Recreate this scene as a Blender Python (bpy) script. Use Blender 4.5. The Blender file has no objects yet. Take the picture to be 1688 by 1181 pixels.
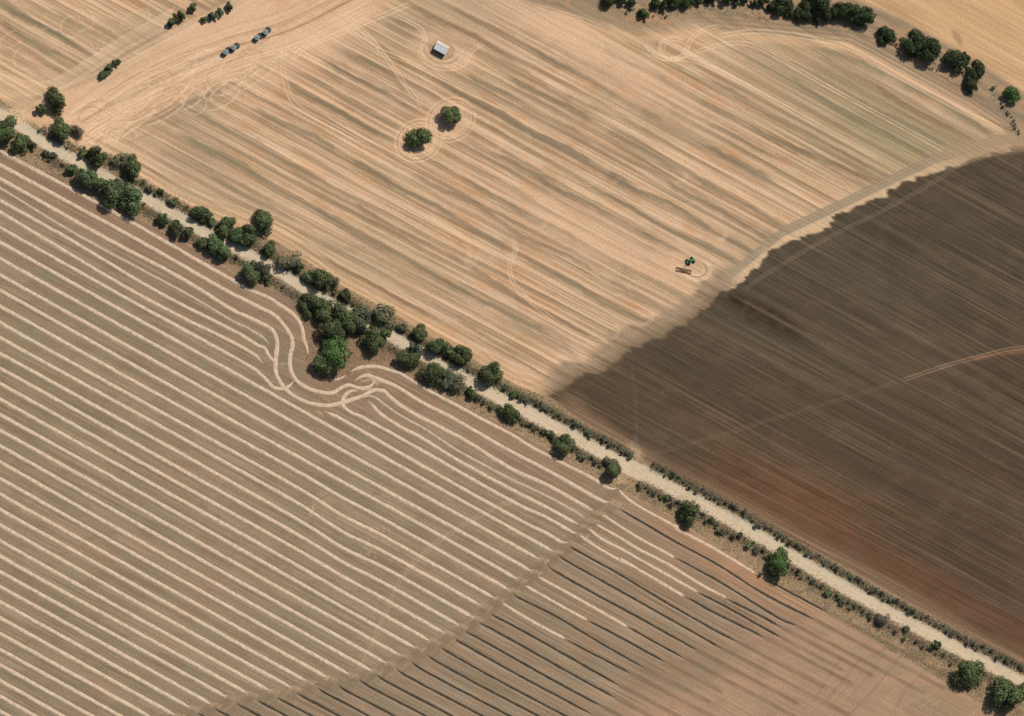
import bpy, math, random
import numpy as np
from mathutils import Vector, Matrix

# ------------------------------------------------------------------ camera, sky, sun
scene = bpy.context.scene
MPP = 0.4                                  # metres per photograph pixel
PW, PH = 1688.0, 1181.0
DIST = 3000.0
TH = math.radians(28)                      # angle off straight down
PHI = math.radians(52)                     # where "up" points in the picture
W = PW * MPP
f = np.array([0, math.sin(TH), -math.cos(TH)])
r0 = np.array([1.0, 0, 0]); u0 = np.array([0, math.cos(TH), math.sin(TH)])
RR = math.sin(PHI) * r0 + math.cos(PHI) * u0
UU = -math.cos(PHI) * r0 + math.sin(PHI) * u0
CAM = -f * DIST
cd = bpy.data.cameras.new('camera'); cam = bpy.data.objects.new('camera', cd)
scene.collection.objects.link(cam); scene.camera = cam
cd.sensor_width = 36; cd.lens = 36 * DIST / W; cd.clip_start = 10; cd.clip_end = 20000
m = Matrix(((RR[0], UU[0], -f[0], CAM[0]), (RR[1], UU[1], -f[1], CAM[1]), (RR[2], UU[2], -f[2], CAM[2]), (0, 0, 0, 1)))
cam.matrix_world = m

SUN_EL, SUN_AZ = math.radians(59), math.radians(4)      # azimuth measured from +Y towards +X
world = bpy.data.worlds.new('World'); scene.world = world; world.use_nodes = True
wn = world.node_tree; bg = wn.nodes['Background']
sky = wn.nodes.new('ShaderNodeTexSky'); sky.sky_type = 'NISHITA'; sky.sun_disc = False
sky.sun_elevation = SUN_EL; sky.sun_rotation = SUN_AZ
wn.links.new(sky.outputs[0], bg.inputs[0]); bg.inputs[1].default_value = 0.08
sl = bpy.data.lights.new('sun', 'SUN'); sl.energy = 3.8; sl.angle = math.radians(0.5); sl.color = (1.0, 0.965, 0.92)
so = bpy.data.objects.new('sun', sl); scene.collection.objects.link(so)
sd = Vector((math.sin(SUN_AZ) * math.cos(SUN_EL), math.cos(SUN_AZ) * math.cos(SUN_EL), math.sin(SUN_EL)))
so.rotation_euler = (-sd).to_track_quat('-Z', 'Y').to_euler(); so.location = sd * 800
scene.view_settings.view_transform = 'Standard'; scene.view_settings.look = 'None'
scene.view_settings.exposure = 0.0; scene.view_settings.gamma = 1.0
scene.render.resolution_x = 1024; scene.render.resolution_y = 716

# ------------------------------------------------------------------ helpers
COL = scene.collection
rng = np.random.default_rng(7); random.seed(7)

def at(px, py, z=0.0):
    """photograph pixel -> point on the level z"""
    x = (np.asarray(px, float) - PW / 2) * MPP; y = -(np.asarray(py, float) - PH / 2) * MPP
    d = f * DIST + x[..., None] * RR + y[..., None] * UU
    k = (z - CAM[2]) / d[..., 2]
    return CAM + d * k[..., None]

def topx(P):
    q = P - CAM
    c = q @ f
    return (q @ RR) / c * DIST / MPP + PW / 2, -(q @ UU) / c * DIST / MPP + PH / 2

def pt(px, py, z=0.0):
    return at(np.array(px, float), np.array(py, float), z)

def tag(o, label=None, cat=None, group=None, kind=None):
    if label: o['label'] = label
    if cat: o['category'] = cat
    if group: o['group'] = group
    if kind: o['kind'] = kind
    return o

def link(name, data, parent=None, mat=None):
    o = bpy.data.objects.new(name, data); COL.objects.link(o)
    if parent: o.parent = parent
    if mat: data.materials.append(mat)
    return o

def empty(name, loc, rz=0.0):
    o = bpy.data.objects.new(name, None); COL.objects.link(o)
    o.location = loc; o.rotation_euler = (0, 0, rz); o.empty_display_size = 1
    return o

def mesh_np(name, V, F, smooth=False):
    """V (n,3), F (m,k) numpy -> mesh"""
    V = np.asarray(V, np.float32); F = np.asarray(F, np.int32)
    me = bpy.data.meshes.new(name); k = F.shape[1]
    me.vertices.add(len(V)); me.vertices.foreach_set('co', V.ravel())
    me.loops.add(F.size); me.loops.foreach_set('vertex_index', F.ravel())
    me.polygons.add(len(F)); me.polygons.foreach_set('loop_start', np.arange(0, F.size, k, dtype=np.int32))
    me.update(calc_edges=True)
    if smooth: me.polygons.foreach_set('use_smooth', np.ones(len(F), bool))
    return me

def add_attr(me, name, arr, alpha=None):
    a = me.attributes.new(name, 'FLOAT_COLOR', 'POINT')
    rgba = np.ones((len(arr), 4), np.float32); rgba[:, :3] = arr
    if alpha is not None: rgba[:, 3] = alpha
    a.data.foreach_set('color', rgba.ravel())

class MB:
    """collects boxes, tubes and rings into one mesh"""
    def __init__(s): s.v = []; s.f = []
    def box(s, c, size, rz=0.0, ry=0.0):
        n = len(s.v); M = Matrix.Rotation(rz, 3, 'Z') @ Matrix.Rotation(ry, 3, 'Y')
        for i in (-1, 1):
            for j in (-1, 1):
                for k in (-1, 1):
                    s.v.append(tuple(Vector(c) + M @ Vector((i * size[0] / 2, j * size[1] / 2, k * size[2] / 2))))
        for q in ((0, 1, 3, 2), (4, 6, 7, 5), (0, 4, 5, 1), (2, 3, 7, 6), (0, 2, 6, 4), (1, 5, 7, 3)):
            s.f.append(tuple(n + a for a in q))
        return s
    def tube(s, p, q, ra, rb, n=8, caps=True):
        p = Vector(p); q = Vector(q); d = (q - p).normalized()
        a = d.orthogonal().normalized(); b = d.cross(a); st = len(s.v)
        for (c, r) in ((p, ra), (q, rb)):
            for i in range(n):
                t = 2 * math.pi * i / n
                s.v.append(tuple(c + a * (r * math.cos(t)) + b * (r * math.sin(t))))
        for i in range(n):
            j = (i + 1) % n; s.f.append((st + i, st + j, st + n + j, st + n + i))
        if caps:
            s.f.append(tuple(st + i for i in reversed(range(n)))); s.f.append(tuple(st + n + i for i in range(n)))
        return s
    def lathe(s, prof, n=24, c=(0, 0, 0)):
        st = len(s.v); k = len(prof)
        for i in range(n):
            t = 2 * math.pi * i / n
            for (r, z) in prof: s.v.append((c[0] + r * math.cos(t), c[1] + r * math.sin(t), c[2] + z))
        for i in range(n):
            j = (i + 1) % n
            for a in range(k - 1): s.f.append((st + i * k + a, st + j * k + a, st + j * k + a + 1, st + i * k + a + 1))
        return s
    def poly(s, pts, faces):
        n = len(s.v); s.v += [tuple(p) for p in pts]; s.f += [tuple(n + a for a in q) for q in faces]; return s
    def build(s, name, mat, parent=None):
        me = bpy.data.meshes.new(name); me.from_pydata(s.v, [], s.f); me.update()
        return link(name, me, parent, mat)

# ------------------------------------------------------------------ materials
def mat_plain(name, col, rough=0.8, metal=0.0, var=0.12, scale=1.5, spec=0.3):
    m = bpy.data.materials.new(name); m.use_nodes = True; nt = m.node_tree
    b = nt.nodes['Principled BSDF']; b.inputs['Roughness'].default_value = rough; b.inputs['Metallic'].default_value = metal
    b.inputs['Specular IOR Level'].default_value = spec
    tc = nt.nodes.new('ShaderNodeTexCoord'); nz = nt.nodes.new('ShaderNodeTexNoise'); nz.inputs['Scale'].default_value = scale
    nz.inputs['Detail'].default_value = 4
    nt.links.new(tc.outputs['Object'], nz.inputs['Vector'])
    mr = nt.nodes.new('ShaderNodeMapRange'); mr.inputs[1].default_value = 0.3; mr.inputs[2].default_value = 0.7
    mr.inputs[3].default_value = 1 - var; mr.inputs[4].default_value = 1 + var
    nt.links.new(nz.outputs['Fac'], mr.inputs[0])
    hs = nt.nodes.new('ShaderNodeVectorMath'); hs.operation = 'SCALE'; hs.inputs[0].default_value = col
    nt.links.new(mr.outputs[0], hs.inputs['Scale']); nt.links.new(hs.outputs[0], b.inputs['Base Color'])
    return m

ROW = math.radians(28.5)     # direction of the field rows in the picture
pa = pt(844, 590); pb = pt(844 + 100 * math.cos(ROW), 590 + 100 * math.sin(ROW))
ROWDIR = (pb - pa)[:2]; ROWDIR /= np.linalg.norm(ROWDIR); ROWANG = math.atan2(ROWDIR[1], ROWDIR[0])

def mat_soil(name, streak=0.25, grain=0.2, along=0.012, across=1.1, bump=0.25):
    m = bpy.data.materials.new(name); m.use_nodes = True; nt = m.node_tree
    b = nt.nodes['Principled BSDF']; b.inputs['Roughness'].default_value = 0.95; b.inputs['Specular IOR Level'].default_value = 0.08
    at_ = nt.nodes.new('ShaderNodeAttribute'); at_.attribute_name = 'soil'
    tc = nt.nodes.new('ShaderNodeTexCoord')
    rot = nt.nodes.new('ShaderNodeVectorRotate'); rot.rotation_type = 'Z_AXIS'; rot.inputs['Angle'].default_value = -ROWANG
    nt.links.new(tc.outputs['Object'], rot.inputs['Vector'])
    sc = nt.nodes.new('ShaderNodeVectorMath'); sc.operation = 'MULTIPLY'; sc.inputs[1].default_value = (along, across, 0.0)
    nt.links.new(rot.outputs[0], sc.inputs[0])
    n1 = nt.nodes.new('ShaderNodeTexNoise'); n1.inputs['Scale'].default_value = 1.0; n1.inputs['Detail'].default_value = 3; n1.inputs['Roughness'].default_value = 0.65
    nt.links.new(sc.outputs[0], n1.inputs['Vector'])
    n2 = nt.nodes.new('ShaderNodeTexNoise'); n2.inputs['Scale'].default_value = 0.8; n2.inputs['Detail'].default_value = 5; n2.inputs['Roughness'].default_value = 0.75
    nt.links.new(tc.outputs['Object'], n2.inputs['Vector'])
    def rangenode(src, amp):
        mr = nt.nodes.new('ShaderNodeMapRange'); mr.inputs[1].default_value = 0.25; mr.inputs[2].default_value = 0.75
        mr.inputs[3].default_value = 1 - amp; mr.inputs[4].default_value = 1 + amp; mr.clamp = False
        nt.links.new(src, mr.inputs[0]); return mr.outputs[0]
    a = rangenode(n1.outputs['Fac'], streak)
    mx = nt.nodes.new('ShaderNodeMix'); mx.data_type = 'FLOAT'; mx.inputs['A'].default_value = 1.0
    nt.links.new(at_.outputs['Alpha'], mx.inputs['Factor']); nt.links.new(a, mx.inputs['B']); a = mx.outputs['Result']
    c = rangenode(n2.outputs['Fac'], grain)
    mu = nt.nodes.new('ShaderNodeMath'); mu.operation = 'MULTIPLY'; nt.links.new(a, mu.inputs[0]); nt.links.new(c, mu.inputs[1])
    vs = nt.nodes.new('ShaderNodeVectorMath'); vs.operation = 'SCALE'
    nt.links.new(at_.outputs['Color'], vs.inputs[0]); nt.links.new(mu.outputs[0], vs.inputs['Scale'])
    nt.links.new(vs.outputs[0], b.inputs['Base Color'])
    bp = nt.nodes.new('ShaderNodeBump'); bp.inputs['Strength'].default_value = bump; bp.inputs['Distance'].default_value = 0.15
    nt.links.new(mu.outputs[0], bp.inputs['Height']); nt.links.new(bp.outputs[0], b.inputs['Normal'])
    return m

def mat_leaf(name, col, var=0.35, patch=0.55):
    m = bpy.data.materials.new(name); m.use_nodes = True; nt = m.node_tree
    b = nt.nodes['Principled BSDF']; b.inputs['Roughness'].default_value = 0.7; b.inputs['Specular IOR Level'].default_value = 0.15
    oi = nt.nodes.new('ShaderNodeObjectInfo'); tc = nt.nodes.new('ShaderNodeTexCoord')
    nz = nt.nodes.new('ShaderNodeTexNoise'); nz.inputs['Scale'].default_value = 0.6; nz.inputs['Detail'].default_value = 3
    nt.links.new(tc.outputs['Object'], nz.inputs['Vector'])
    mr = nt.nodes.new('ShaderNodeMapRange'); mr.inputs[1].default_value = 0.3; mr.inputs[2].default_value = 0.7
    mr.inputs[3].default_value = 1 - var; mr.inputs[4].default_value = 1 + var
    nt.links.new(nz.outputs['Fac'], mr.inputs[0])
    m2 = nt.nodes.new('ShaderNodeMapRange'); m2.inputs[3].default_value = 0.75; m2.inputs[4].default_value = 1.25
    nt.links.new(oi.outputs['Random'], m2.inputs[0])
    mu = nt.nodes.new('ShaderNodeMath'); mu.operation = 'MULTIPLY'; nt.links.new(mr.outputs[0], mu.inputs[0]); nt.links.new(m2.outputs[0], mu.inputs[1])
    hs = nt.nodes.new('ShaderNodeHueSaturation')
    nb_ = nt.nodes.new('ShaderNodeTexNoise'); nb_.inputs['Scale'].default_value = 0.28; nb_.inputs['Detail'].default_value = 2; nt.links.new(tc.outputs['Object'], nb_.inputs['Vector'])
    mb_ = nt.nodes.new('ShaderNodeMapRange'); mb_.inputs[1].default_value = 0.45; mb_.inputs[2].default_value = 0.68; mb_.inputs[3].default_value = 0.0; mb_.inputs[4].default_value = patch; nt.links.new(nb_.outputs['Fac'], mb_.inputs[0])
    mc_ = nt.nodes.new('ShaderNodeMix'); mc_.data_type = 'RGBA'; mc_.inputs['A'].default_value = (*col, 1); mc_.inputs['B'].default_value = (0.20, 0.165, 0.085, 1)
    nt.links.new(mb_.outputs[0], mc_.inputs['Factor']); nt.links.new(mc_.outputs['Result'], hs.inputs['Color'])
    m3 = nt.nodes.new('ShaderNodeMapRange'); m3.inputs[3].default_value = 0.475; m3.inputs[4].default_value = 0.525
    nt.links.new(oi.outputs['Random'], m3.inputs[0]); nt.links.new(m3.outputs[0], hs.inputs['Hue'])
    nt.links.new(mu.outputs[0], hs.inputs['Value']); nt.links.new(hs.outputs[0], b.inputs['Base Color'])
    return m

M_STUB = mat_soil('stubble', 0.24, 0.30, 0.012, 0.75, 0.6)
M_STRIPE = mat_soil('cut_stubble', 0.20, 0.30, 0.016, 0.8, 0.4)
M_DARK = mat_soil('tilled_soil', 0.26, 0.36, 0.016, 0.75, 0.7)
M_ROAD = mat_soil('gravel_road', 0.05, 0.07, 0.015, 0.6, 0.1)
M_VERGE = mat_soil('dry_verge', 0.05, 0.30, 0.2, 0.4, 0.4)
M_STRAW = mat_plain('straw', (0.55, 0.40, 0.265), 0.95, 0, 0.2, 0.45, 0.05)
M_STRAW2 = mat_plain('thin_straw', (0.45, 0.345, 0.24), 0.95, 0, 0.2, 0.5, 0.05)
M_ASH = mat_plain('burnt_straw', (0.055, 0.045, 0.030), 0.95, 0, 0.35, 0.4, 0.05)
M_BARK = mat_plain('bark', (0.16, 0.12, 0.09), 0.9, 0, 0.25, 2)
LEAF = dict(dark=mat_leaf('leaf_dark', (0.090, 0.114, 0.044)), green=mat_leaf('leaf_green', (0.118, 0.152, 0.056)),
            olive=mat_leaf('leaf_olive', (0.19, 0.17, 0.095)), bright=mat_leaf('leaf_bright', (0.095, 0.155, 0.042), .35, .3),
            grey=mat_leaf('leaf_grey', (0.120, 0.138, 0.080)), dry=mat_leaf('leaf_dry', (0.19, 0.15, 0.11)), creek=mat_leaf('leaf_creek', (0.045, 0.060, 0.021), .35, .15))

# ------------------------------------------------------------------ layout curves, in photograph pixels
def curve(pts):
    p = np.array(pts, float); return lambda x: np.interp(x, p[:, 0], p[:, 1])
ROAD = [(-260, 45), (-60, 158), (0, 189), (25, 202), (51, 221), (80, 241), (107, 256), (137, 270), (224, 319), (267, 342), (306, 364), (336, 384), (397, 413), (445, 440), (484, 465),
        (514, 484), (570, 513), (614, 538), (657, 561), (710, 592), (777, 630), (815, 652), (866, 678), (942, 719), (1018, 760), (1095, 799),
        (1171, 839), (1222, 868), (1286, 905), (1365, 953), (1444, 999), (1523, 1040), (1602, 1082), (1681, 1122), (1950, 1262)]
yroad = curve(ROAD)
roadhw = curve([(0, 9.5), (300, 9), (600, 9), (850, 10.5), (1100, 11.5), (1688, 10)])
ylow = curve([(-260, 115), (0, 254), (60, 285), (160, 335), (230, 361), (330, 415), (400, 460), (470, 488), (497, 530), (505, 600), (530, 632), (570, 622), (610, 598), (640, 598), (720, 645), (840, 706), (940, 762), (1012, 802),
              (1100, 848), (1250, 944), (1370, 1012), (1480, 1080), (1600, 1150), (1900, 1330)])
yup = curve([(-260, 10), (0, 165), (40, 190), (110, 243), (160, 275), (240, 305), (300, 345), (460, 400), (560, 470), (640, 513), (780, 592), (850, 636), (905, 655), (1035, 746), (1060, 762), (1270, 871), (1500, 997), (1688, 1104), (1950, 1245)])
ydiag = curve([(-100, 1260), (282, 1181), (340, 1163), (405, 1149), (472, 1136), (541, 1123), (605, 1109), (664, 1088), (712, 1065), (753, 1039), (793, 1008), (833, 977), (869, 949), (906, 914), (930, 897), (948, 882), (978, 846), (1010, 806), (1040, 770)])
ydark = curve([(850, 690), (905, 653), (960, 625), (1060, 574), (1130, 532), (1195, 480), (1290, 402), (1400, 350), (1540, 282), (1640, 252), (1688, 247), (1950, 200)])
ycreek = curve([(800, -60), (870, 0), (960, 24), (1050, 47), (1150, 34), (1260, 44), (1400, 58), (1480, 100), (1600, 166), (1650, 198), (1672, 235), (1690, 330)])
ycreek2 = curve([(1000, -60), (1300, -40), (1410, 0), (1500, 42), (1600, 98), (1688, 158), (1950, 330)])
ytrack = curve([(0, 205), (40, 184), (90, 152), (165, 120), (250, 72), (330, 30), (400, -4), (600, -110)])

# ------------------------------------------------------------------ value noise on arrays
LAT = rng.random((512, 512)).astype(np.float32)
def vn(t, s, a, b, seed):
    x = t / a + seed * 17.3; y = s / b + seed * 41.7
    xi = np.floor(x).astype(np.int64); yi = np.floor(y).astype(np.int64); fx = (x - xi).astype(np.float32); fy = (y - yi).astype(np.float32)
    fx = fx * fx * (3 - 2 * fx); fy = fy * fy * (3 - 2 * fy)
    x0 = xi & 511; x1 = (xi + 1) & 511; y0 = yi & 511; y1 = (yi + 1) & 511
    return (LAT[x0, y0] * (1 - fx) + LAT[x1, y0] * fx) * (1 - fy) + (LAT[x0, y1] * (1 - fx) + LAT[x1, y1] * fx) * fy
def fb(t, s, a, b, seed, o=3):
    r = 0; w = 0.5; tot = 0
    for i in range(o): r = r + w * vn(t, s, a / 2 ** i, b / 2 ** i, seed + i * 3); tot += w; w *= 0.55
    return r / tot
def ss(a, b, x):
    t = np.clip((x - a) / (b - a), 0, 1); return t * t * (3 - 2 * t)
def lin(c):
    c = np.asarray(c, float) / 255.0
    return np.where(c <= 0.04045, c / 12.92, ((c + 0.055) / 1.055) ** 2.4)

# ------------------------------------------------------------------ ground lattice along the rows
crn = at(np.array([-130., PW + 130, PW + 130, -130]), np.array([-100., -100, PH + 100, PH + 100]))[:, :2]
ax = np.array([ROWDIR[0], ROWDIR[1]]); ay = np.array([-ROWDIR[1], ROWDIR[0]])
A = crn @ ax; B = crn @ ay
da, db = 0.85, 0.60
ga = np.arange(A.min(), A.max() + da, da); gb = np.arange(B.min(), B.max() + db, db)
na, nb = len(ga), len(gb)
GA, GB = np.meshgrid(ga, gb, indexing='ij')
XY = GA[..., None] * ax + GB[..., None] * ay
P3 = np.zeros((na, nb, 3)); P3[..., :2] = XY
PX, PY = topx(P3.reshape(-1, 3)); PX = PX.reshape(na, nb); PY = PY.reshape(na, nb)
vin = (PX > -125) & (PX < PW + 125) & (PY > -95) & (PY < PH + 95)
cin = vin[:-1, :-1] & vin[1:, :-1] & vin[1:, 1:] & vin[:-1, 1:]
x = PX[vin]; y = PY[vin]
def full(a):
    o = np.zeros((na, nb) + a.shape[1:], a.dtype); o[vin] = a; return o
T = x * math.cos(ROW) + y * math.sin(ROW); S = -x * math.sin(ROW) + y * math.cos(ROW)
C28 = math.cos(ROW)

wob = (fb(x, y, 40, 40, 3) - 0.5) * 6
rag = (vn(T, S, 40, 2.6, 5) - 0.5) * 4 + (vn(T, S, 50, 6, 7) - 0.5) * 8 + (vn(T, S, 80, 17, 6) - 0.5) * 14
rd = (y - yroad(x)) * C28                       # + below the road, - above
hw = roadhw(x) + (fb(x, y, 45, 45, 99) - .5) * 4
d_low = (y - ylow(x)) * C28 + wob * 0.5         # >0 inside the left / south fields
d_up = (yup(x) - y) * C28 + wob * 0.5           # >0 inside the upper fields
d_diag = (y - ydiag(x)) * 0.8                   # >0 south field
d_dark = (y - ydark(x)) * 0.85 + rag * np.clip(ss(860, 960, x), 0.2, 1)     # >0 tilled field
d_creek = (y - ycreek(x)) * 0.9                 # <0 above the creek band
d_creek2 = (y - ycreek2(x)) * 0.85
d_track = (y - ytrack(x)) * 0.85                # <0 top-left field

low = d_low > 0
upm = (d_up > 0) & ~low
south = low & (d_diag > 0)
left = low & ~south
dark = upm & (d_dark > 0) & (x > 850)
topleft = upm & (d_track < 0) & (x < 620)
creek = upm & ~dark & (x > 800) & (d_creek < 6)
farR = creek & (d_creek2 < 0) & (x > 1000)
creek &= ~farR
road = np.abs(rd) < hw
verge = ~low & ~upm

# ---- paint: soil colours given as they look in daylight, turned into albedo at the end
col = np.zeros((len(x), 3), np.float32)
def put(mask, c):
    global col
    c = lin(c).astype(np.float32) if not isinstance(c, np.ndarray) else c
    col = col * (1 - mask[..., None]) + c * mask[..., None]
m1 = lambda a: np.asarray(a, np.float32)

# upper stubble
n_str = fb(T, S, 420, 9, 11); n_fine = vn(T, S, 240, 2.2, 12); n_big = fb(x, y, 150, 90, 13); n_mid = fb(T, S, 60, 16, 14)
col[:] = lin((208, 173, 134))
put(m1(ss(0.45, 0.8, n_str)) * 0.42, (184, 150, 113))
put(m1(ss(0.55, 0.25, n_str)) * 0.6, (226, 190, 150))
put(m1(ss(0.5, 0.85, n_big)) * 0.6, (204, 156, 114))
put(m1(ss(0.55, 0.2, fb(x, y, 110, 70, 17))) * 0.6, (178, 152, 114))
put(m1(ss(0.5, 0.8, n_mid)) * 0.38, (172, 142, 106))
n_sp = fb(x, y, 34, 22, 18); put(m1(ss(0.5, 0.72, n_sp)) * 0.5, (200, 148, 102)); put(m1(ss(0.45, 0.25, n_sp)) * 0.3, (222, 188, 150))
put(m1(ss(0.55, 0.9, n_fine)) * 0.55, (160, 130, 96)); put(m1(ss(0.45, 0.1, n_fine)) * 0.6, (232, 198, 158))
n_f2 = vn(T, S, 120, 1.6, 19); put(m1(ss(0.6, 0.95, n_f2)) * 0.45, (164, 128, 92)); put(m1(ss(0.35, 0.05, n_f2)) * 0.45, (236, 204, 164))
SB = S + (fb(T, S, 500, 200, 111) - .5) * 26 + (vn(T, S, 60, 40, 112) - .5) * 3 + (vn(T, S, 16, 12, 113) - .5) * 1.6
ph = SB / 23.0; bi = np.floor(ph); fr0 = ph - bi
ba = vn(bi * 7.7, bi * 3.1, 1, 1, 114) * .55 + .45 * ss(.25, .65, vn(T, bi * 40, 130, 1, 115))
saw = ss(0, .08, fr0) * (.75 * (1 - ss(.16, .46, fr0)) + .25 * (1 - ss(.1, .95, fr0)))
put(m1(saw * np.clip(ba * 1.15, 0, 1) * .68), (134, 117, 91)); put(m1(ss(.78, .97, fr0) * ss(1.0, .985, fr0) * .5), (230, 194, 154))
for k_ in range(4):
    put(m1(ss(.035, .012, np.abs(fr0 - (.3 + .17 * k_) - (vn(T, bi * 9, 90, 1, 118 + k_) - .5) * .05))) * .45 * m1(ss(.25, .6, vn(T, bi * 5, 70, 1, 122 + k_))), (238, 204, 160) if k_ % 2 else (156, 126, 94))
put(m1(ss(.42, .75, fb(x, y, 240, 120, 116)) * .45), (172, 153, 120))
put(m1(ss(1180, 1450, x) * ss(40, 70, d_creek) * ss(260, 110, d_creek) * .6), (144, 136, 100))
# dark bands between header runs: each a line in the picture
BANDS = [
 ((993,79),(1270,227),(1440,297),9,.8,'o'), ((977,102),(1130,183),(1270,257),8,.8,'o'), ((878,79),(993,145),(1095,201),(1270,295),9,.8,'o'),
 ((840,127),(955,188),(1120,283),9,.8,'o'), ((840,196),(942,250),(1040,303),10,.85,'o'), ((848,163),(970,232),(1095,293),7,.6,'o'), ((840,265),(904,295),8,.7,'o'),
 ((1107,102),(1200,150),(1320,215),(1480,300),9,.6,'g'), ((1217,80),(1300,130),(1420,200),(1540,262),9,.7,'g'), ((1357,94),(1490,172),(1616,239),9,.85,'b'), ((1412,163),(1565,246),14,.6,'g'),
 ((1323,61),(1463,127),(1547,165),(1640,225),10,.7,'g'), ((1250,75),(1390,150),(1500,220),8,.55,'o'),
 ((883,290),(998,354),(1120,417),(1191,458),9,.95,'o'), ((947,290),(1069,361),(1222,438),7,.75,'o'), ((1005,290),(1120,346),(1247,420),9,.85,'o'),
 ((1095,295),(1158,333),(1270,394),9,.8,'o'), ((1145,292),(1270,364),(1300,380),7,.7,'o'), ((840,336),(942,392),(1044,448),(1146,501),9,.95,'o'), ((840,377),(955,433),(1107,519),7,.7,'o'),
 ((863,422),(993,499),(1095,545),8,.8,'o'), ((840,481),(942,540),(1031,583),6,.8,'b'), ((840,524),(950,588),6,.6,'o'),
 ((433,298),(598,392),(777,486),(850,522),(950,575),9,.8,'o'), ((496,290),(631,366),(777,440),(850,486),9,.8,'b'), ((624,290),(751,359),(840,410),9,.8,'o'),
 ((687,290),(789,341),(850,382),8,.7,'o'), ((771,295),(850,343),8,.6,'o'), ((445,379),(502,407),10,.55,'b'), ((535,425),(637,484),(700,517),8,.85,'b'), ((700,540),(760,570),(827,605),9,.75,'b'),
 ((520,385),(580,415),12,.5,'g'), ((660,470),(760,530),(860,590),8,.5,'o'),
 ((642,25),(700,51),9,.85,'o'), ((535,69),(620,110),(690,165),9,.6,'o'), ((540,102),(649,163),(690,186),9,.85,'o'), ((471,135),(573,194),(631,224),9,.9,'o'), ((420,178),(522,229),(636,295),10,.8,'o'),
 ((624,72),(670,105),8,.8,'b'), ((766,120),(850,163),9,.8,'o'), ((733,137),(850,201),10,.85,'o'), ((687,13),(770,55),(850,99),9,.8,'b'), ((772,232),(850,270),8,.7,'o'),
 ((306,224),(370,258),(430,293),12,.75,'g'), ((330,185),(420,235),(520,290),9,.55,'o'), ((560,160),(640,205),8,.5,'b'), ((700,110),(790,160),7,.5,'b'), ((770,70),(900,140),(1000,190),7,.55,'b'), ((745,10),(860,70),(960,120),7,.55,'o'),
 ((350,290),(420,330),(500,372),9,.5,'o'), ((250,235),(330,280),(420,330),10,.45,'o'),
 ((5,8),(60,38),(127,76),10,.8,'g'), ((0,33),(76,84),(100,95),10,.75,'g'), ((100,20),(152,56),9,.7,'g'), ((0,72),(60,110),9,.5,'o'), ((45,0),(120,40),7,.5,'o'), ((70,105),(105,118),8,.5,'b'),
 ((215,182),(300,140),(390,95),(460,75),8,.5,'b'), ((200,218),(290,178),(360,150),8,.65,'o'), ((230,228),(310,192),7,.4,'b'),
]
BC = dict(o=(132, 116, 90), g=(126, 117, 88), b=(142, 116, 86))
for bd in BANDS:
    pts = np.array(bd[:-3], float); wd, al, kind = bd[-3:]
    x0, y0 = pts.min(0) - 45; x1, y1 = pts.max(0) + 45
    ix = np.nonzero((x > x0) & (x < x1) & (y > y0) & (y < y1))
    X = x[ix]; Y = y[ix]
    dirv = pts[-1] - pts[0]; Ln = np.linalg.norm(dirv); dirv /= Ln; nrm = np.array([-dirv[1], dirv[0]])
    if nrm[1] < 0: nrm = -nrm
    best = np.full(X.shape, 1e9); sg = np.zeros(X.shape)
    for i in range(len(pts) - 1):
        a = pts[i]; b = pts[i + 1]; e = b - a; L2 = e @ e
        k = np.clip(((X - a[0]) * e[0] + (Y - a[1]) * e[1]) / L2, 0, 1)
        dx = X - a[0] - k * e[0]; dy = Y - a[1] - k * e[1]; d = np.hypot(dx, dy)
        up = d < best; best = np.where(up, d, best); sg = np.where(up, dx * nrm[0] + dy * nrm[1], sg)
    tt = (X - pts[0, 0]) * dirv[0] + (Y - pts[0, 1]) * dirv[1]
    sg = sg + (vn(tt, sg, 14, 60, 21) - 0.5) * 3.5 + (vn(tt, sg, 70, 60, 25) - 0.5) * 6
    lat = ss(-wd * 0.5, -wd * 0.15, sg) * (.72 * (1 - ss(wd * .2, wd * 1.1, sg)) + .28 * (1 - ss(0, wd * 3.4, sg)))
    end = ss(-30, 22, tt) * ss(Ln + 30, Ln - 22, tt)
    br = 0.6 + 0.5 * ss(0.2, 0.55, vn(tt, sg, 45, 30, 31 + int(pts[0, 0]) % 7))
    mk = (lat * end * al * np.clip(br, 0, 1) * 0.95 * ((best < 45))).astype(np.float32)
    c = lin(BC[kind]).astype(np.float32)
    col[ix] = col[ix] * (1 - mk[:, None]) + c * mk[:, None]

# bright worn ground: corner by the silos, halos round trees and shed, field edges
def blob(cx, cy, rx, ry, ang=0.0, soft=0.5):
    ca, sa = math.cos(ang), math.sin(ang); u = ((x - cx) * ca + (y - cy) * sa) / rx; v = (-(x - cx) * sa + (y - cy) * ca) / ry
    q = np.hypot(u, v) + (fb(x, y, 22, 22, 41) - 0.5) * 0.5
    return m1(1 - ss(1 - soft, 1 + soft * 0.4, q))
yworn = curve([(20, 190), (60, 205), (130, 236), (200, 216), (300, 166), (400, 120), (460, 92), (560, 62), (640, 12), (700, -60)])
worn = m1(ss(10, -14, (y - yworn(x)) * .85 + wob * 1.2)) * m1(ss(-12, 6, d_track)) * m1(ss(700, 640, x))
put(worn * .8, (216, 178, 138)); wnz = fb(x * .84 - y * .54, x * .54 + y * .84, 90, 10, 43)
put(worn * m1(ss(.5, .8, wnz)) * .6, (190, 148, 108)); put(worn * m1(ss(.5, .2, wnz)) * .6, (230, 192, 154)); put(worn * m1(ss(.52, .75, fb(x, y, 30, 20, 44))) * .5, (200, 156, 112))
bright = (226, 187, 148)
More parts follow.
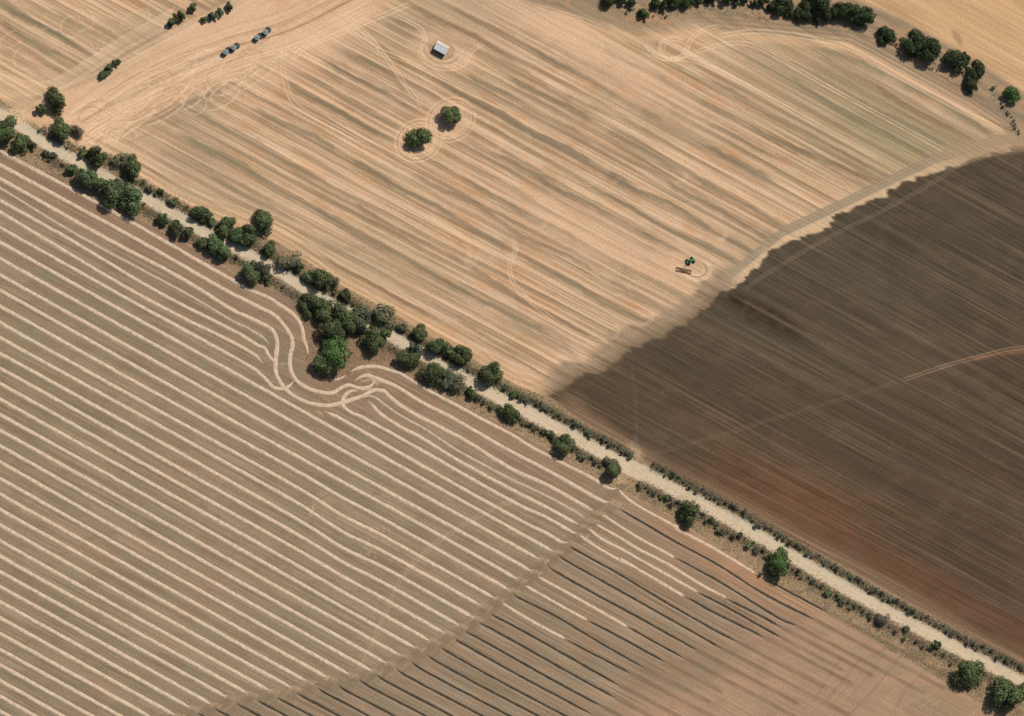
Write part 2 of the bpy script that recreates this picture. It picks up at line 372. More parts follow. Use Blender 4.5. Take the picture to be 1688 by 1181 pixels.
for b in ((150, 200, 120, 55, .45, .8), (330, 75, 190, 36, -.47, .7), (520, 70, 150, 45, -.55, .8), (690, 231, 42, 34, -.4, .6), (742, 196, 42, 36, -.4, .6), (728, 84, 58, 34, .2, .7),
          (900, 40, 120, 40, .4, .8), (1130, 440, 60, 34, .4, .8), (1040, 130, 160, 40, .5, .9), (1000, 400, 200, 40, .5, .9)):
    put(blob(*b) * 0.6, bright)
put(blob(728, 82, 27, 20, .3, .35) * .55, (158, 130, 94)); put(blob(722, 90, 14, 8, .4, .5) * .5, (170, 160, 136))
put(m1(ss(30, 6, d_up)) * m1(ss(960, 880, x)) * 0.6, (214, 176, 132))
# top-left field beyond its track, and its grassy edge
tl = m1(ss(4, -4, d_track)) * m1(ss(640, 560, x))
put(m1(ss(-34, -8, d_track) * ss(12, -2, d_track)) * m1(ss(430, 380, x)) * m1(0.2 + ss(0.3, 0.6, fb(x, y, 40, 20, 50))) * 0.55, (160, 138, 106))
put(m1(ss(4, 1, np.abs(d_track + 1))) * m1(ss(500, 400, x)) * 0.5, (222, 192, 152))
put(m1(ss(3, 1, np.abs(d_track - 6))) * m1(ss(420, 330, x)) * m1(ss(150, 200, x)) * 0.6, (226, 196, 156))
# creek flats, top right
ck = m1(ss(14, -6, d_creek + wob)) * m1(ss(820, 900, x))
cc = fb(T, S, 90, 7, 55)
put(ck * 0.95, (158, 136, 106)); put(ck * m1(ss(.45, .75, cc)) * 0.7, (136, 119, 96)); put(ck * m1(ss(.5, .2, cc)) * 0.6, (186, 155, 118))
put(ck * m1(ss(.55, .8, fb(x, y, 26, 16, 57))) * 0.6, (190, 146, 106))
fr = m1(ss(3, -10, d_creek2 + wob)) * m1(ss(1180, 1330, x))
put(fr, (206, 168, 122)); put(fr * m1(ss(.45, .75, fb(T, S, 160, 22, 59))) * 0.6, (176, 142, 100)); put(fr * m1(ss(.5, .15, fb(T, S, 200, 9, 60))) * .5, (226, 190, 146))
put(blob(1578, 62, 18, 7, 1.0, .5) * .6, (150, 122, 92))
put(m1(ss(16, 4, np.abs(d_creek - 16))) * ck.clip(0, 1) * 0 + m1(ss(9, 2, np.abs(d_creek - 18))) * m1(ss(880, 960, x)) * .6, (214, 176, 134))
for k_ in (-12, -5, 2, 9):
    put(m1(ss(2.4, .6, np.abs(d_creek - k_ - wob * .6))) * m1(ss(1100, 1250, x)) * .45, (126, 110, 90))
put(m1(ss(5, 1, np.abs(d_creek2 - 3))) * m1(ss(1380, 1420, x)) * .6, (150, 128, 104))

# tilled dark field
dkw = 2.5 + 3.5 * ss(1210, 1120, x)
dk = m1(ss(-dkw, dkw * .6, d_dark)) * m1(ss(860, 900, x)) * m1(ss(-3, 2, d_up))
soft = m1(ss(-44, -26, d_dark + rag * .8)) * m1(ss(870, 930, x)) * m1(ss(1250, 1180, x)) * m1(ss(-3, 2, d_up))
put(soft * .9, (158, 136, 108)); put(soft * m1(ss(.45, .75, fb(T, S, 60, 5, 58))) * .6, (118, 98, 74)); put(soft * m1(ss(-22, -4, d_dark)) * .5, (112, 92, 68))
ds = fb(T, S, 200, 6, 61, 4); df = .5 * vn(T, S, 110, 1.8, 62) + .5 * vn(T, S, 240, 1.8, 64); dm = fb(T, S, 260, 40, 63)
dcol = np.zeros_like(col); dcol[:] = lin((86, 74, 58))
def dput(mask, c):
    global dcol
    dcol = dcol * (1 - m1(mask)[..., None]) + lin(c).astype(np.float32) * m1(mask)[..., None]
u_ = S - (-844 * math.sin(ROW) + 590 * math.cos(ROW))
dput(ss(480, 680, y + (x - 1300) * .12) * .85, (91, 71, 51))
dput(ss(.45, .75, dm) * .45, (100, 86, 68)); dput(ss(.5, .2, dm) * .45, (80, 71, 58))
gre = ss(.4, .8, fb(x, y, 190, 120, 65)) * ss(700, 560, y); dput(gre * .5, (84, 80, 62))
dd = (yup(x) - y) * C28
dput(ss(170, 30, dd + (fb(T, S, 200, 60, 66) - .5) * 90) * ss(1080, 1260, x) * .8, (112, 78, 52))
dput(ss(200, 70, dd) * ss(1480, 1640, x) * .5, (104, 76, 56))
dput(blob(1345, 828, 95, 34, .5, .9) * .5, (128, 86, 54))
dput(blob(1262, 523, 82, 24, .52, .8) * .9, (56, 44, 31)); dput(blob(1218, 495, 26, 10, .5, .6) * .9, (36, 28, 20))
dput(blob(990, 640, 110, 40, .5, .9) * .5, (80, 64, 46)); dput(ss(.6, .9, vn(T, S, 500, 14, 68)) * .35, (72, 62, 48))
dput(ss(.5, .85, ds) * .45, (110, 94, 74)); dput(ss(.5, .15, ds) * .45, (66, 57, 44))
dsp = fb(x, y, 30, 20, 67); dput(ss(.5, .75, dsp) * .3, (106, 88, 68)); dput(ss(.5, .25, dsp) * .3, (78, 68, 54))
dput(ss(.55, .9, df) * .5, (124, 106, 84)); dput(ss(.42, .1, df) * .5, (62, 52, 40))
dput(ss(36, 10, dd + (fb(T, S, 90, 30, 69) - .5) * 16) * ss(900, 960, x) * .75, (134, 108, 82))
dput(ss(22, 8, dd) * ss(.4, .7, df) * .6, (166, 138, 108))
col = col * (1 - dk[..., None]) + dcol * dk[..., None]
# pale ragged lip and grey farm track along its upper edge
dtr = (y - ydark(x)) * .85
put(m1(ss(-18, -8, dtr) * ss(4, -2, d_dark)) * m1(ss(1185, 1230, x)) * m1(ss(1640, 1560, x)) * .8, (212, 182, 142))
put(m1(ss(-26, -20, dtr) * ss(-6, -12, dtr)) * m1(ss(1170, 1230, x)) * .85, (170, 152, 122))
for o_ in (-22, -17, -12):
    put(m1(ss(2.6, .8, np.abs(dtr - o_ + wob * .3))) * m1(ss(1180, 1240, x)) * .45, (138, 124, 102))
put(m1(ss(-34, -20, dtr) * ss(8, -6, dtr)) * m1(ss(1500, 1600, x)) * .7, (176, 146, 112))

# left field: cut stubble between windrows, redder along the road
lf = m1(ss(-2, 2, d_low))
ln_ = fb(T, S, 260, 10, 71); lg = fb(x, y, 160, 120, 72)
lcol = np.zeros_like(col); lcol[:] = lin((153, 130, 104))
def lput(mask, c):
    global lcol
    lcol = lcol * (1 - m1(mask)[..., None]) + lin(c).astype(np.float32) * m1(mask)[..., None]
lput(ss(.4, .75, ln_) * .6, (134, 121, 94)); lput(ss(.5, .2, ln_) * .5, (164, 141, 112))
lput(ss(.5, .8, lg) * .4, (140, 131, 100)); lput(ss(.55, .85, fb(x, y, 60, 40, 74)) * .4, (158, 128, 100))
lput(ss(90, 15, d_low) * .7 * (0.5 + fb(x, y, 60, 40, 75) * .8), (158, 125, 98))
lput(ss(.55, .9, vn(T, S, 90, 2.0, 76)) * .45, (120, 106, 84)); lput(ss(.4, .1, vn(T, S, 90, 2.0, 77)) * .45, (176, 152, 124))
lsp = fb(x, y, 22, 14, 79); lput(ss(.52, .75, lsp) * .35, (132, 112, 88)); lput(ss(.45, .25, lsp) * .3, (146, 136, 110))
lput(ss(24, 2, d_low + wob) * ss(540, 400, np.abs(x - 400)) * .4, (140, 114, 92))
# south field: warmer, then paler and more even towards the bottom right corner
sf = ss(-2, 6, d_diag)
lput(sf * .55, (152, 128, 100)); lput(sf * ss(700, 1150, x) * .35, (166, 134, 104))
lput(sf * ss(.45, .8, ln_) * .35, (136, 116, 90))
lput(sf * ss(60, 8, d_low + (fb(T, S, 120, 40, 78) - .5) * 40) * ss(1000, 1150, x) * .75, (186, 142, 106))
lput(blob(1320, 975, 70, 12, .55, .7) * .5, (198, 138, 98))
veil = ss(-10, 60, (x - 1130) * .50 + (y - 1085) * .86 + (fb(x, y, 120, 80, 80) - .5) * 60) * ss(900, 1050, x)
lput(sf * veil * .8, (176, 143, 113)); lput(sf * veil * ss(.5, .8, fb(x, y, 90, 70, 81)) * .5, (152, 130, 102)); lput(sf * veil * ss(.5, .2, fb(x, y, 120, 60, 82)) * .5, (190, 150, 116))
lput(blob(1560, 1165, 80, 32, .2, .8) * .6, (150, 130, 98))
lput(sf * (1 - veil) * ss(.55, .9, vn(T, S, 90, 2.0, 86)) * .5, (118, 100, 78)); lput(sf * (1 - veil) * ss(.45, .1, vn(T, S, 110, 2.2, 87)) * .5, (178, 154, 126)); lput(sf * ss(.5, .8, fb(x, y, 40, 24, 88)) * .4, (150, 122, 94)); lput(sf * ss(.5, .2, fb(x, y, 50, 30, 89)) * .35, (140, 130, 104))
# bare strip between the two fields, pale chaff at each windrow end
dg = np.abs((y - ydiag(x)) * .8 - 7 + wob * .4)
lput(ss(15, 8, dg) * ss(1035, 1000, x) * .85, (140, 120, 94)); lput(ss(15, 8, dg) * ss(.5, .75, vn(x + y, y - x, 5, 60, 84)) * .4, (168, 144, 112))
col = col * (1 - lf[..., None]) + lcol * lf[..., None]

# verges and the road
vg = m1(1 - np.maximum(ss(-3, 3, d_low), ss(-3, 3, d_up)))
vgn = fb(x, y, 18, 12, 91); vg2 = fb(x, y, 60, 40, 92)
put(vg, (164, 138, 106)); put(vg * m1(ss(.45, .7, vgn)) * .7, (130, 114, 86)); put(vg * m1(ss(.5, .8, vg2)) * .5, (184, 152, 116)); put(vg * m1(ss(.5, .25, vgn)) * .5, (140, 130, 92))
put(vg * m1(ss(420, 520, x) * ss(720, 650, x) * ss(6, 20, rd)) * .8, (146, 120, 94))
rw = m1(ss(hw + 1.4, hw - 1.4, np.abs(rd) + (fb(x, y, 16, 16, 93) - .5) * 3.5))
put(m1(ss(hw + 7, hw, np.abs(rd) + wob * .5)) * .5, (190, 164, 126))
put(rw, (209, 189, 155))
put(rw * m1(ss(-hw * .3, -hw * .9, rd)) * .8, (196, 186, 160)); put(rw * m1(ss(760, 560, x)) * .45, (196, 188, 164)); put(rw * m1(ss(.5, .8, fb(T, S, 120, 8, 94))) * .3, (200, 176, 138))
for o_ in (-.5, -.12, .22, .6):
    put(rw * m1(ss(2.0, .7, np.abs(rd - hw * o_ + (fb(x, y, 60, 60, 97) - .5) * 4))) * .5, (228, 206, 170))
put(rw * m1(ss(1.6, .5, np.abs(rd - hw * .05 + wob * .2))) * .4, (186, 164, 128)); put(rw * m1(ss(.5, .75, fb(x, y, 14, 9, 98))) * .35, (192, 170, 134)); put(rw * m1(ss(2.2, .6, np.abs(rd + hw * .45))) * .25, (182, 170, 142))
# gateways either side of the road
put(blob(1046, 745, 20, 12, .9, .7) * .9, (178, 150, 116)); put(blob(1048, 728, 5, 14, -.1, .6) * .5, (110, 104, 92)); put(blob(1022, 790, 16, 10, .3, .7) * .85, (196, 166, 128)); put(blob(28, 190, 30, 14, .3, .7) * .9, (222, 190, 148))

# ---- wheel tracks: thin worn lines, (points, half width px, strength, colour)
LT = (240, 206, 164); DT = (134, 112, 84); RT = (176, 136, 100)
def arc(cx, cy, rx, ry, a0, a1, n=18, ang=0.0):
    o = []
    for i in range(n + 1):
        a = math.radians(a0 + (a1 - a0) * i / n); u = rx * math.cos(a); v = ry * math.sin(a)
        o.append((cx + u * math.cos(ang) - v * math.sin(ang), cy + u * math.sin(ang) + v * math.cos(ang)))
    return o
def wheelpair(pts, gap, *r):
    p = np.array(pts, float); t = np.gradient(p, axis=0); t /= np.linalg.norm(t, axis=1)[:, None]; n = np.stack([-t[:, 1], t[:, 0]], 1)
    return [(p + n * gap / 2, *r), (p - n * gap / 2, *r)]
TR = []
for rr in (27, 33, 40): TR.append((arc(690, 232, rr, rr * .85, 0, 360, 30, -.5), 1.0, .55, LT)); TR.append((arc(743, 198, rr + 2, rr * .88, 0, 360, 30, -.5), 1.0, .5, LT))
TR.append((arc(690, 232, 36, 31, 0, 360, 30, -.5), 1.0, .4, RT)); TR.append((arc(743, 198, 38, 32, 0, 360, 30, -.5), 1.0, .4, RT))
TR += wheelpair([(560, 20), (600, 52), (640, 100), (672, 145), (700, 180)], 5, 1.1, .6, LT)
TR += wheelpair([(640, 20), (690, 45), (700, 65), (692, 90), (712, 108), (740, 114), (768, 104), (778, 84), (800, 70)], 5, 1.1, .55, LT)
TR += wheelpair([(560, 40), (620, 80), (680, 105), (740, 135), (800, 165)], 5, 1.0, .5, LT)
TR += wheelpair([(470, 75), (466, 105), (472, 140), (490, 175), (560, 215), (640, 262)], 6, 1.1, .5, LT)
TR += wheelpair([(480, 105), (500, 80), (560, 55), (620, 30), (680, 5)], 6, 1.1, .55, LT)
for q in ((20, 15), (25, 19), (30, 22), (35, 26)): TR.append((arc(728, 82, *q, -10, 190, 20, .3), .9, .45, LT if q[0] % 2 else DT))
for q in ((17, 13), (22, 17), (26, 20)): TR.append((arc(1112, 80, *q, 40, 330, 24, .1), 1.0, .6, LT))
TR += wheelpair([(1085, 95), (1110, 98), (1130, 88), (1138, 66), (1160, 50), (1190, 42)], 5, 1.0, .6, LT)
TR += wheelpair([(1120, 95), (1160, 82), (1200, 72), (1240, 75), (1290, 100), (1360, 140), (1460, 195), (1560, 250)], 5, 1.0, .6, LT)
TR += wheelpair([(1060, 70), (1090, 95), (1140, 100), (1200, 125), (1270, 163), (1360, 212), (1450, 262)], 5, 1.0, .55, LT)
TR += wheelpair([(880, 8), (980, 40), (1050, 78), (1120, 110), (1180, 140)], 5, 1.0, .45, LT)
TR += wheelpair([(1180, 60), (1250, 52), (1330, 62), (1400, 80), (1480, 125), (1580, 180), (1640, 210)], 6, 1.1, .5, LT)
for (cx, cy, s) in ((772, 428, 9), (1185, 385, 9), (890, 365, 8), (1120, 290, 8), (1060, 520, 13), (1005, 545, 12), (985, 76, 7)):
    for k in (0, 4, 8): TR.append((arc(cx, cy, s + k * .6, s * .9 + k * .5, -80, 110, 14, .5), .9, .22, LT))
for k in (15, 19, 23, 27): TR.append((arc(1146, 443, k, k * .72, -75, 150, 22, .25), .9, .55, LT if k != 19 else DT))
TR += wheelpair([(842, 392), (850, 410), (840, 440), (850, 472), (890, 510), (940, 545), (1000, 570)], 5, 1.0, .5, LT)
TR += wheelpair([(700, 350), (760, 390), (775, 420), (765, 440)], 5, 1.0, .4, LT)
for k in range(60):      # loops and headland tracks in the corner by the farm track
    cx = 110 + 330 * random.random(); cy = 232 - (cx - 110) * .42 + random.uniform(-40, 38)
    TR.append((arc(cx, cy, random.uniform(15, 70), random.uniform(8, 26), random.uniform(0, 360), random.uniform(380, 620), 16, -.5), .9, random.uniform(.3, .6), LT if k % 4 else RT))
for k in range(26):
    o = random.uniform(-1, 1) * 34; TR.append(([(130 + o * .4, 205 + o), (250 + o * .4, 135 + o + random.uniform(-6, 6)), (380 + o * .4, 80 + o), (480 + o * .4, 50 + o), (600 + o * .4, -10 + o)], .9, random.uniform(.2, .45), LT if k % 3 else DT))
for k in range(16): TR.append((arc(random.uniform(20, 240), random.uniform(20, 110), random.uniform(14, 40), random.uniform(8, 18), random.uniform(0, 360), random.uniform(200, 500), 14, -.5), .9, .35, LT))
for k in range(12): o = k * 4.2; TR.append(([(0 - 20, 118 + o * .9), (60, 135 + o * .5), (110, 120 + o * .5), (200, 62 + o * .6), (290, 12 + o * .6)], .9, random.uniform(.2, .5), LT))
for k in range(7):       # runs along the road edge of the stubble
    o = 8 + k * 5.5; TR.append(([(xx, yup(xx) - o) for xx in range(120, 900, 40)], .9, random.uniform(.25, .55), LT if k % 2 else RT))
for k in range(16):      # turns at the ends of runs, scattered over the stubble
    cx = random.uniform(480, 1250); cy = random.uniform(120, 180) + (cx - 480) * .32 + random.uniform(-60, 60)
    TR += wheelpair(arc(cx, cy, random.uniform(12, 30), random.uniform(8, 18), random.uniform(-90, 0), random.uniform(60, 200), 14, .5), 4, .9, random.uniform(.12, .28), LT)
# tilled field tracks
TR += wheelpair([(1760, 566), (1688, 573), (1650, 579), (1560, 603), (1486, 628)], 4.5, 1.15, .42, (176, 146, 116))
TR += wheelpair([(1482, 629), (1400, 655), (1270, 692), (1160, 726), (1062, 752)], 4, 1.1, .2, (146, 120, 92))
TR.append(([(1760, 570), (1640, 585), (1600, 594)], 3.5, .25, (176, 122, 84)))
TR += wheelpair([(1700, 240), (1600, 265), (1545, 297), (1460, 345), (1360, 395), (1270, 448), (1225, 480)], 4, 1.1, .4, (140, 122, 98))
TR += wheelpair([(1041, 598), (1047, 660), (1050, 715)], 3, 1.0, .25, (126, 100, 74))
# left field cross tracks and scattered chaff
TR += wheelpair([(860, 820), (800, 845), (720, 895), (668, 945), (640, 1000), (610, 1070), (590, 1110)], 5, 1.2, .33, (200, 172, 136))
TR += [([(620, 620), (612, 640), (590, 648)], 1.2, .4, LT), ([(517, 676), (528, 681), (535, 690)], 1.0, .5, LT), ([(590, 632), (608, 626), (616, 622)], 1.2, .5, LT), ([(458, 600), (467, 601), (476, 599)], 1.6, .55, (208, 178, 140))]
# rows worked into the south field beyond the burnt ones
for k in range(9):
    xs = 1180 + k * 34; ys = 1052 - k * 2
    TR.append(([(xs - 160, ys + 100), (xs - 90, ys + 150)], 2.5, .0, DT))
for o_ in range(4): TR.append(([(1440 + o_ * 6, 1010 - o_ * -6), (1462, 1055 + o_ * 4), (1448 - o_ * 14, 1090 + o_ * 3), (1370 - o_ * 26, 1190 + o_ * 4), (1340 - o_ * 26, 1240)], 3.2, .18, (140, 116, 92)))
TR += [([(1497, 1064), (1450, 1125), (1395, 1185), (1360, 1230)], 2.0, .32, (124, 102, 80)), ([(1494, 1066), (1500, 1056), (1506, 1050)], 2.0, .6, (110, 84, 64)), ([(1423, 1080), (1390, 1120), (1360, 1160)], 2.6, .35, (134, 114, 88)),
       ([(1392, 1078), (1362, 1120), (1345, 1150)], 2.6, .35, (134, 114, 88)), ([(1290, 1040), (1320, 1070), (1338, 1110)], 1.5, .4, (190, 162, 126)), ([(1530, 1100), (1490, 1140), (1470, 1180)], 2.6, .3, (134, 114, 88))]
for k in range(14):
    a = random.uniform(1450, 1620); b_ = random.uniform(1150, 1200); TR.append(([(a, b_), (a + 26, b_ - 20)], .9, .35, (196, 170, 128)))

def smooth_line(pts, step):
    p = np.array(pts, float); keep = [0]
    for i in range(1, len(p)):
        if np.hypot(*(p[i] - p[keep[-1]])) > 2.5: keep.append(i)
    p = p[keep]
    if len(p) < 3: return np.array(pts, float)
    q = np.vstack([2 * p[0] - p[1], p, 2 * p[-1] - p[-2]]); out = []
    for i in range(len(p) - 1):
        a, b, c, d = q[i], q[i + 1], q[i + 2], q[i + 3]; n = max(2, int(np.hypot(*(c - b)) / step))
        for k in range(n):
            t = k / n
            out.append(.5 * ((2 * b) + (c - a) * t + (2 * a - 5 * b + 4 * c - d) * t * t + (3 * b - a - 3 * c + d) * t ** 3))
    out.append(p[-1]); return np.array(out)

def stroke(pts, hwid, al, c, fade=14):
    pts = np.array(pts, float)
    if al <= 0: return
    hwid = max(hwid, 1.15); pts = smooth_line(pts, 6) if len(pts) > 3 else pts; x0, y0 = pts.min(0) - hwid * 3 - 3; x1, y1 = pts.max(0) + hwid * 3 + 3
    ix = np.nonzero((x > x0) & (x < x1) & (y > y0) & (y < y1))
    X = x[ix]; Y = y[ix]; best = np.full(X.shape, 1e9); tl_ = np.zeros(X.shape); acc = 0
    for i in range(len(pts) - 1):
        a = pts[i]; e = pts[i + 1] - a; L = max(np.linalg.norm(e), 1e-6)
        k = np.clip(((X - a[0]) * e[0] + (Y - a[1]) * e[1]) / L ** 2, 0, 1)
        d = np.hypot(X - a[0] - k * e[0], Y - a[1] - k * e[1]); up = d < best
        best = np.where(up, d, best); tl_ = np.where(up, acc + k * L, tl_); acc += L
    w_ = (0.55 + .6 * vn(tl_, best * 0, 18, 10, int(abs(pts[0, 0])) % 50))
    mk = (ss(hwid * 1.5, hwid * .35, best) * ss(0, fade, tl_ + 2) * ss(acc + 2, acc - fade, tl_) * min(1, al * 1.1) * np.clip(w_, 0, 1)).astype(np.float32)
    cc_ = lin(c).astype(np.float32); col[ix] = col[ix] * (1 - mk[:, None]) + cc_ * mk[:, None]
for t_ in TR: stroke(*t_)
for _ in range(80):     # chaff spilled in clumps
    cx, cy, sp = random.choice(((630, 878, 9), (606, 908, 10), (612, 622, 10), (618, 630, 8), (530, 822, 8), (512, 840, 9)))
    a = random.gauss(cx, sp); b_ = random.gauss(cy, sp); stroke([(a, b_), (a + 2.5, b_ + 1.5)], 1.0, .35, (214, 188, 152), 1)

# ------------------------------------------------------------------ windrow lines (photograph pixels)
def cv(x0, y0, s, pts): return [(x0 + a / s, y0 + b / s) for a, b in pts]
R5 = lambda *p: cv(0, 290, 3.926, p)
K1 = lambda *p: cv(380, 440, 7.668, p)
K2 = lambda *p: cv(420, 570, 7.668, p)
K3 = lambda *p: cv(560, 570, 7.668, p)
K4 = lambda *p: cv(900, 780, 7.668, p)
K5 = lambda *p: cv(1100, 870, 5.272, p)
S7 = lambda *p: cv(840, 870, 3.797, p)
WIND = []   # (points, half width px, thin?, label)
WIND.append((R5((-260, -300), (0, -160), (300, 0), (780, 260), (1300, 560)) + K1((0, 155), (150, 245), (320, 325), (480, 390), (620, 480), (760, 570), (850, 670), (900, 760), (925, 900), (965, 1020), (985, 1120)), 2.6, 0,
             'pale straw windrow nearest the dirt road, ending at the bright green tree'))
WIND.append((R5((-400, -290), (130, 0), (440, 170), (900, 420), (1300, 650)) + K1((0, 330), (150, 405), (340, 500), (520, 590), (620, 670), (700, 770), (760, 870), (785, 960), (775, 1080)) +
             K2((467, 40), (445, 150), (450, 280), (490, 390), (560, 470), (680, 540), (820, 585), (960, 600), (1050, 560), (1120, 520), (1190, 500), (1260, 520), (1340, 540), (1430, 530), (1490, 490), (1530, 440)), 2.7, 0,
             'pale straw windrow that bends closest around the bright green tree'))
WIND.append((R5((-400, -190), (0, 20), (660, 390), (1150, 650)) + K1((0, 530), (200, 625), (420, 730), (530, 800), (580, 900), (590, 1000), (580, 1150)) +
             K2((272, 50), (265, 150), (265, 320), (310, 440), (370, 530), (460, 610), (600, 690), (740, 740), (900, 755), (1040, 740), (1200, 690), (1350, 640), (1450, 590), (1540, 560), (1600, 570)) +
             K3((560, 575), (640, 650), (750, 740), (900, 840), (1100, 945), (1400, 1100), (1600, 1205), (2150, 1545)) + K4((0, 145), (300, 310), (600, 480)), 2.7, 0,
             'pale straw windrow making the wide second loop below the bright green tree'))
WIND.append((K3((195, 440), (290, 385), (370, 380), (480, 420), (700, 510), (900, 630), (1100, 750), (1400, 900), (1687, 1065), (2150, 1330)) + K4((80, 0), (380, 170), (700, 350), (800, 370)), 2.6, 0,
             'pale straw windrow starting with a hook below the bright green tree'))
WIND.append((K3((130, 330), (250, 280), (380, 265), (520, 275), (640, 315), (750, 345), (900, 430), (1050, 520), (1180, 600), (1280, 650), (1450, 740), (1687, 870)) + cv(840, 580, 3.926, [(0, 530), (130, 610), (300, 700), (520, 810), (640, 882), (700, 885)]), 2.4, 0,
             'pale straw windrow along the roadside scrub, ending at the field gateway'))
WIND.append((K2((955, 430), (1040, 427), (1110, 400), (1155, 375)), 2.0, 0, 'short stub of straw windrow at the foot of the bright green tree'))
WIND.append((R5((-400, -150), (0, 80), (530, 400), (1200, 760)) + K1((0, 670), (170, 750), (330, 840), (430, 910), (485, 985)), 1.9, 1, 'thin faded straw windrow ending short before the tree loops'))
WIND.append((R5((-400, -70), (0, 160), (430, 400), (1000, 740)) + K1((0, 790), (150, 870), (330, 985), (430, 1030), (470, 1100), (530, 1185)) + K2((200, 175), (245, 215)), 2.4, 0, 'straw windrow running into the side of the second loop'))
WIND.append((R5((-400, 0), (0, 235), (900, 770)) + K1((0, 940), (200, 1050), (340, 1140)) + K2((60, 185), (115, 230)), 2.4, 0, 'straw windrow petering out just left of the loops'))
WIND.append((R5((-400, 105), (0, 335), (830, 800)) + K1((0, 1120), (100, 1180)) + K2((0, 300), (80, 370), (150, 440), (210, 505), (270, 540), (340, 545), (400, 535), (460, 490), (495, 440)), 2.4, 0, 'straw windrow that curls up across the second loop'))
WIND.append((K2((880, 830), (1050, 905), (1250, 1020), (1530, 1181), (2100, 1510)) + cv(840, 580, 3.926, [(0, 1055)]) + K4((0, 760), (200, 872), (280, 874)), 2.5, 0, 'straw windrow starting just under the loops, ending at the bare strip'))
WIND.append((K2((1310, 575), (1230, 570), (1150, 620), (1110, 690), (1110, 740), (1140, 790), (1220, 850), (1350, 900), (1500, 985), (1687, 1085), (2100, 1320)) + cv(840, 580, 3.926, [(0, 960)]) + K4((0, 560), (300, 730), (400, 765)), 2.5, 0, 'straw windrow starting in a small round loop over the second windrow'))
WIND.append((K3((350, 700), (420, 760), (500, 850), (640, 950), (800, 1045), (1040, 1170)) + cv(840, 580, 3.926, [(-340, 700), (0, 885)]) + K4((0, 430), (200, 540), (420, 660)), 2.5, 0, 'straw windrow with a thick tapered start right of the loops'))
WIND.append((K3((300, 660), (370, 637), (450, 655), (560, 740), (700, 840), (850, 930), (1050, 1040), (1250, 1170)) + cv(840, 580, 3.926, [(-300, 660), (0, 820)]) + K4((0, 290), (250, 420), (510, 575)), 2.0, 1, 'thin greyish straw windrow between two thick ones right of the loops'))
ORD = ['first', 'second', 'third', 'fourth', 'fifth', 'sixth', 'seventh', 'eighth', 'ninth', 'tenth', 'eleventh', 'twelfth', 'thirteenth', 'fourteenth', 'fifteenth', 'sixteenth', 'seventeenth', 'eighteenth',
       'nineteenth', 'twentieth', 'twenty-first', 'twenty-second', 'twenty-third', 'twenty-fourth', 'twenty-fifth', 'twenty-sixth', 'twenty-seventh', 'twenty-eighth', 'twenty-ninth', 'thirtieth', 'thirty-first', 'thirty-second',
       'thirty-third', 'thirty-fourth', 'thirty-fifth', 'thirty-sixth', 'thirty-seventh', 'thirty-eighth', 'thirty-ninth', 'fortieth']
LEFTY = [399.5, 426, 453, 478.5, 504, 531, 556, 582.5, 608, 633.5, 659, 684.5, 711, 737, 763, 789, 814.5, 840, 865.5, 891, 916, 941.5, 967, 992.5, 1019, 1045, 1071.5, 1098, 1124, 1149, 1173]
ENDS = [(1004, 826), (978, 843), (966, 855), (955, 866), (950, 880), (934, 894)]
for i, y0 in enumerate(LEFTY):
    p = []
    for xx in np.arange(-100, 1030, 12):
        yy = y0 + .5595 * xx + 0.5 * math.sin(xx / 95 + i * 1.3) + 1.2 * math.sin(xx / 230 + i * .4) * min(1, i / 4)
        yy += 6 * math.exp(-((xx - 560 - (yy - 860) * .25) / 42) ** 2) * math.exp(-((yy - 880) / 70) ** 2)      # kink seen near the spilled chaff
        if yy > ydiag(xx) - 2: break
        p.append((xx, yy))
    # chaff dragged along at the end
    ex, ey = p[-1]; p += [(ex + 5, ey + 1.5)]; ENDS.append((ex, ey))
    WIND.append((p, 2.5, 0, ORD[i] + ' straight straw windrow counting down the left photo edge below the loops'))

def ridge(pts, hwpx, h, seed, taper=5, rough=.10):
    """low heap of straw along a line: 7 points across, ragged sides"""
    L = smooth_line(pts, 3.2)
    if (L[:, 0].max() < -100): return None
    G = at(L[:, 0], L[:, 1])[:, :2]
    t = np.gradient(G, axis=0); t /= np.linalg.norm(t, axis=1)[:, None] + 1e-9; n = np.stack([-t[:, 1], t[:, 0]], 1)
    N = len(G); k = np.arange(N); rr = np.random.default_rng(seed)
    en = np.minimum(1, np.minimum(k + .6, N - k - .4) / taper)
    sm = lambda a: np.convolve(np.pad(a, 2, 'edge'), [.15, .2, .3, .2, .15], 'valid')
    wl = hwpx * MPP * en * (1 + rough * sm(rr.normal(0, 1, N))); wr = hwpx * MPP * en * (1 + rough * sm(rr.normal(0, 1, N)))
    hh = h * en * (1 + .35 * sm(rr.normal(0, 1, N)))
    prof = [(-1.0, -.06, 0), (-.86, .0, .35), (-.45, .0, .8), (0, .0, 1.0), (.45, .0, .8), (.86, .0, .35), (1.0, -.06, 0)]
    V = np.zeros((N, 7, 3))
    for j, (u, zb, zh) in enumerate(prof):
        w_ = np.where(u < 0, wl, wr) * u + (rr.normal(0, .05, N))
        V[:, j, :2] = G + n * w_[:, None]; V[:, j, 2] = zb + hh * zh * (1 + .2 * rr.normal(0, 1, N)) + .02
    idx = np.arange(N * 7).reshape(N, 7)
    F = np.stack([idx[:-1, :-1], idx[1:, :-1], idx[1:, 1:], idx[:-1, 1:]], -1).reshape(-1, 4)
    return mesh_np('windrow', V.reshape(-1, 3), F)

for i, (p, hwp, thin, lab) in enumerate(WIND):
    me = ridge(p, hwp * (1.15 if thin else 1.26), .14 if thin else .26, i + 100)
    if me is None: continue
    o = link('straw_windrow', me, None, M_STRAW2 if thin else M_STRAW); tag(o, lab, 'windrow', 'straw windrows in the striped field')

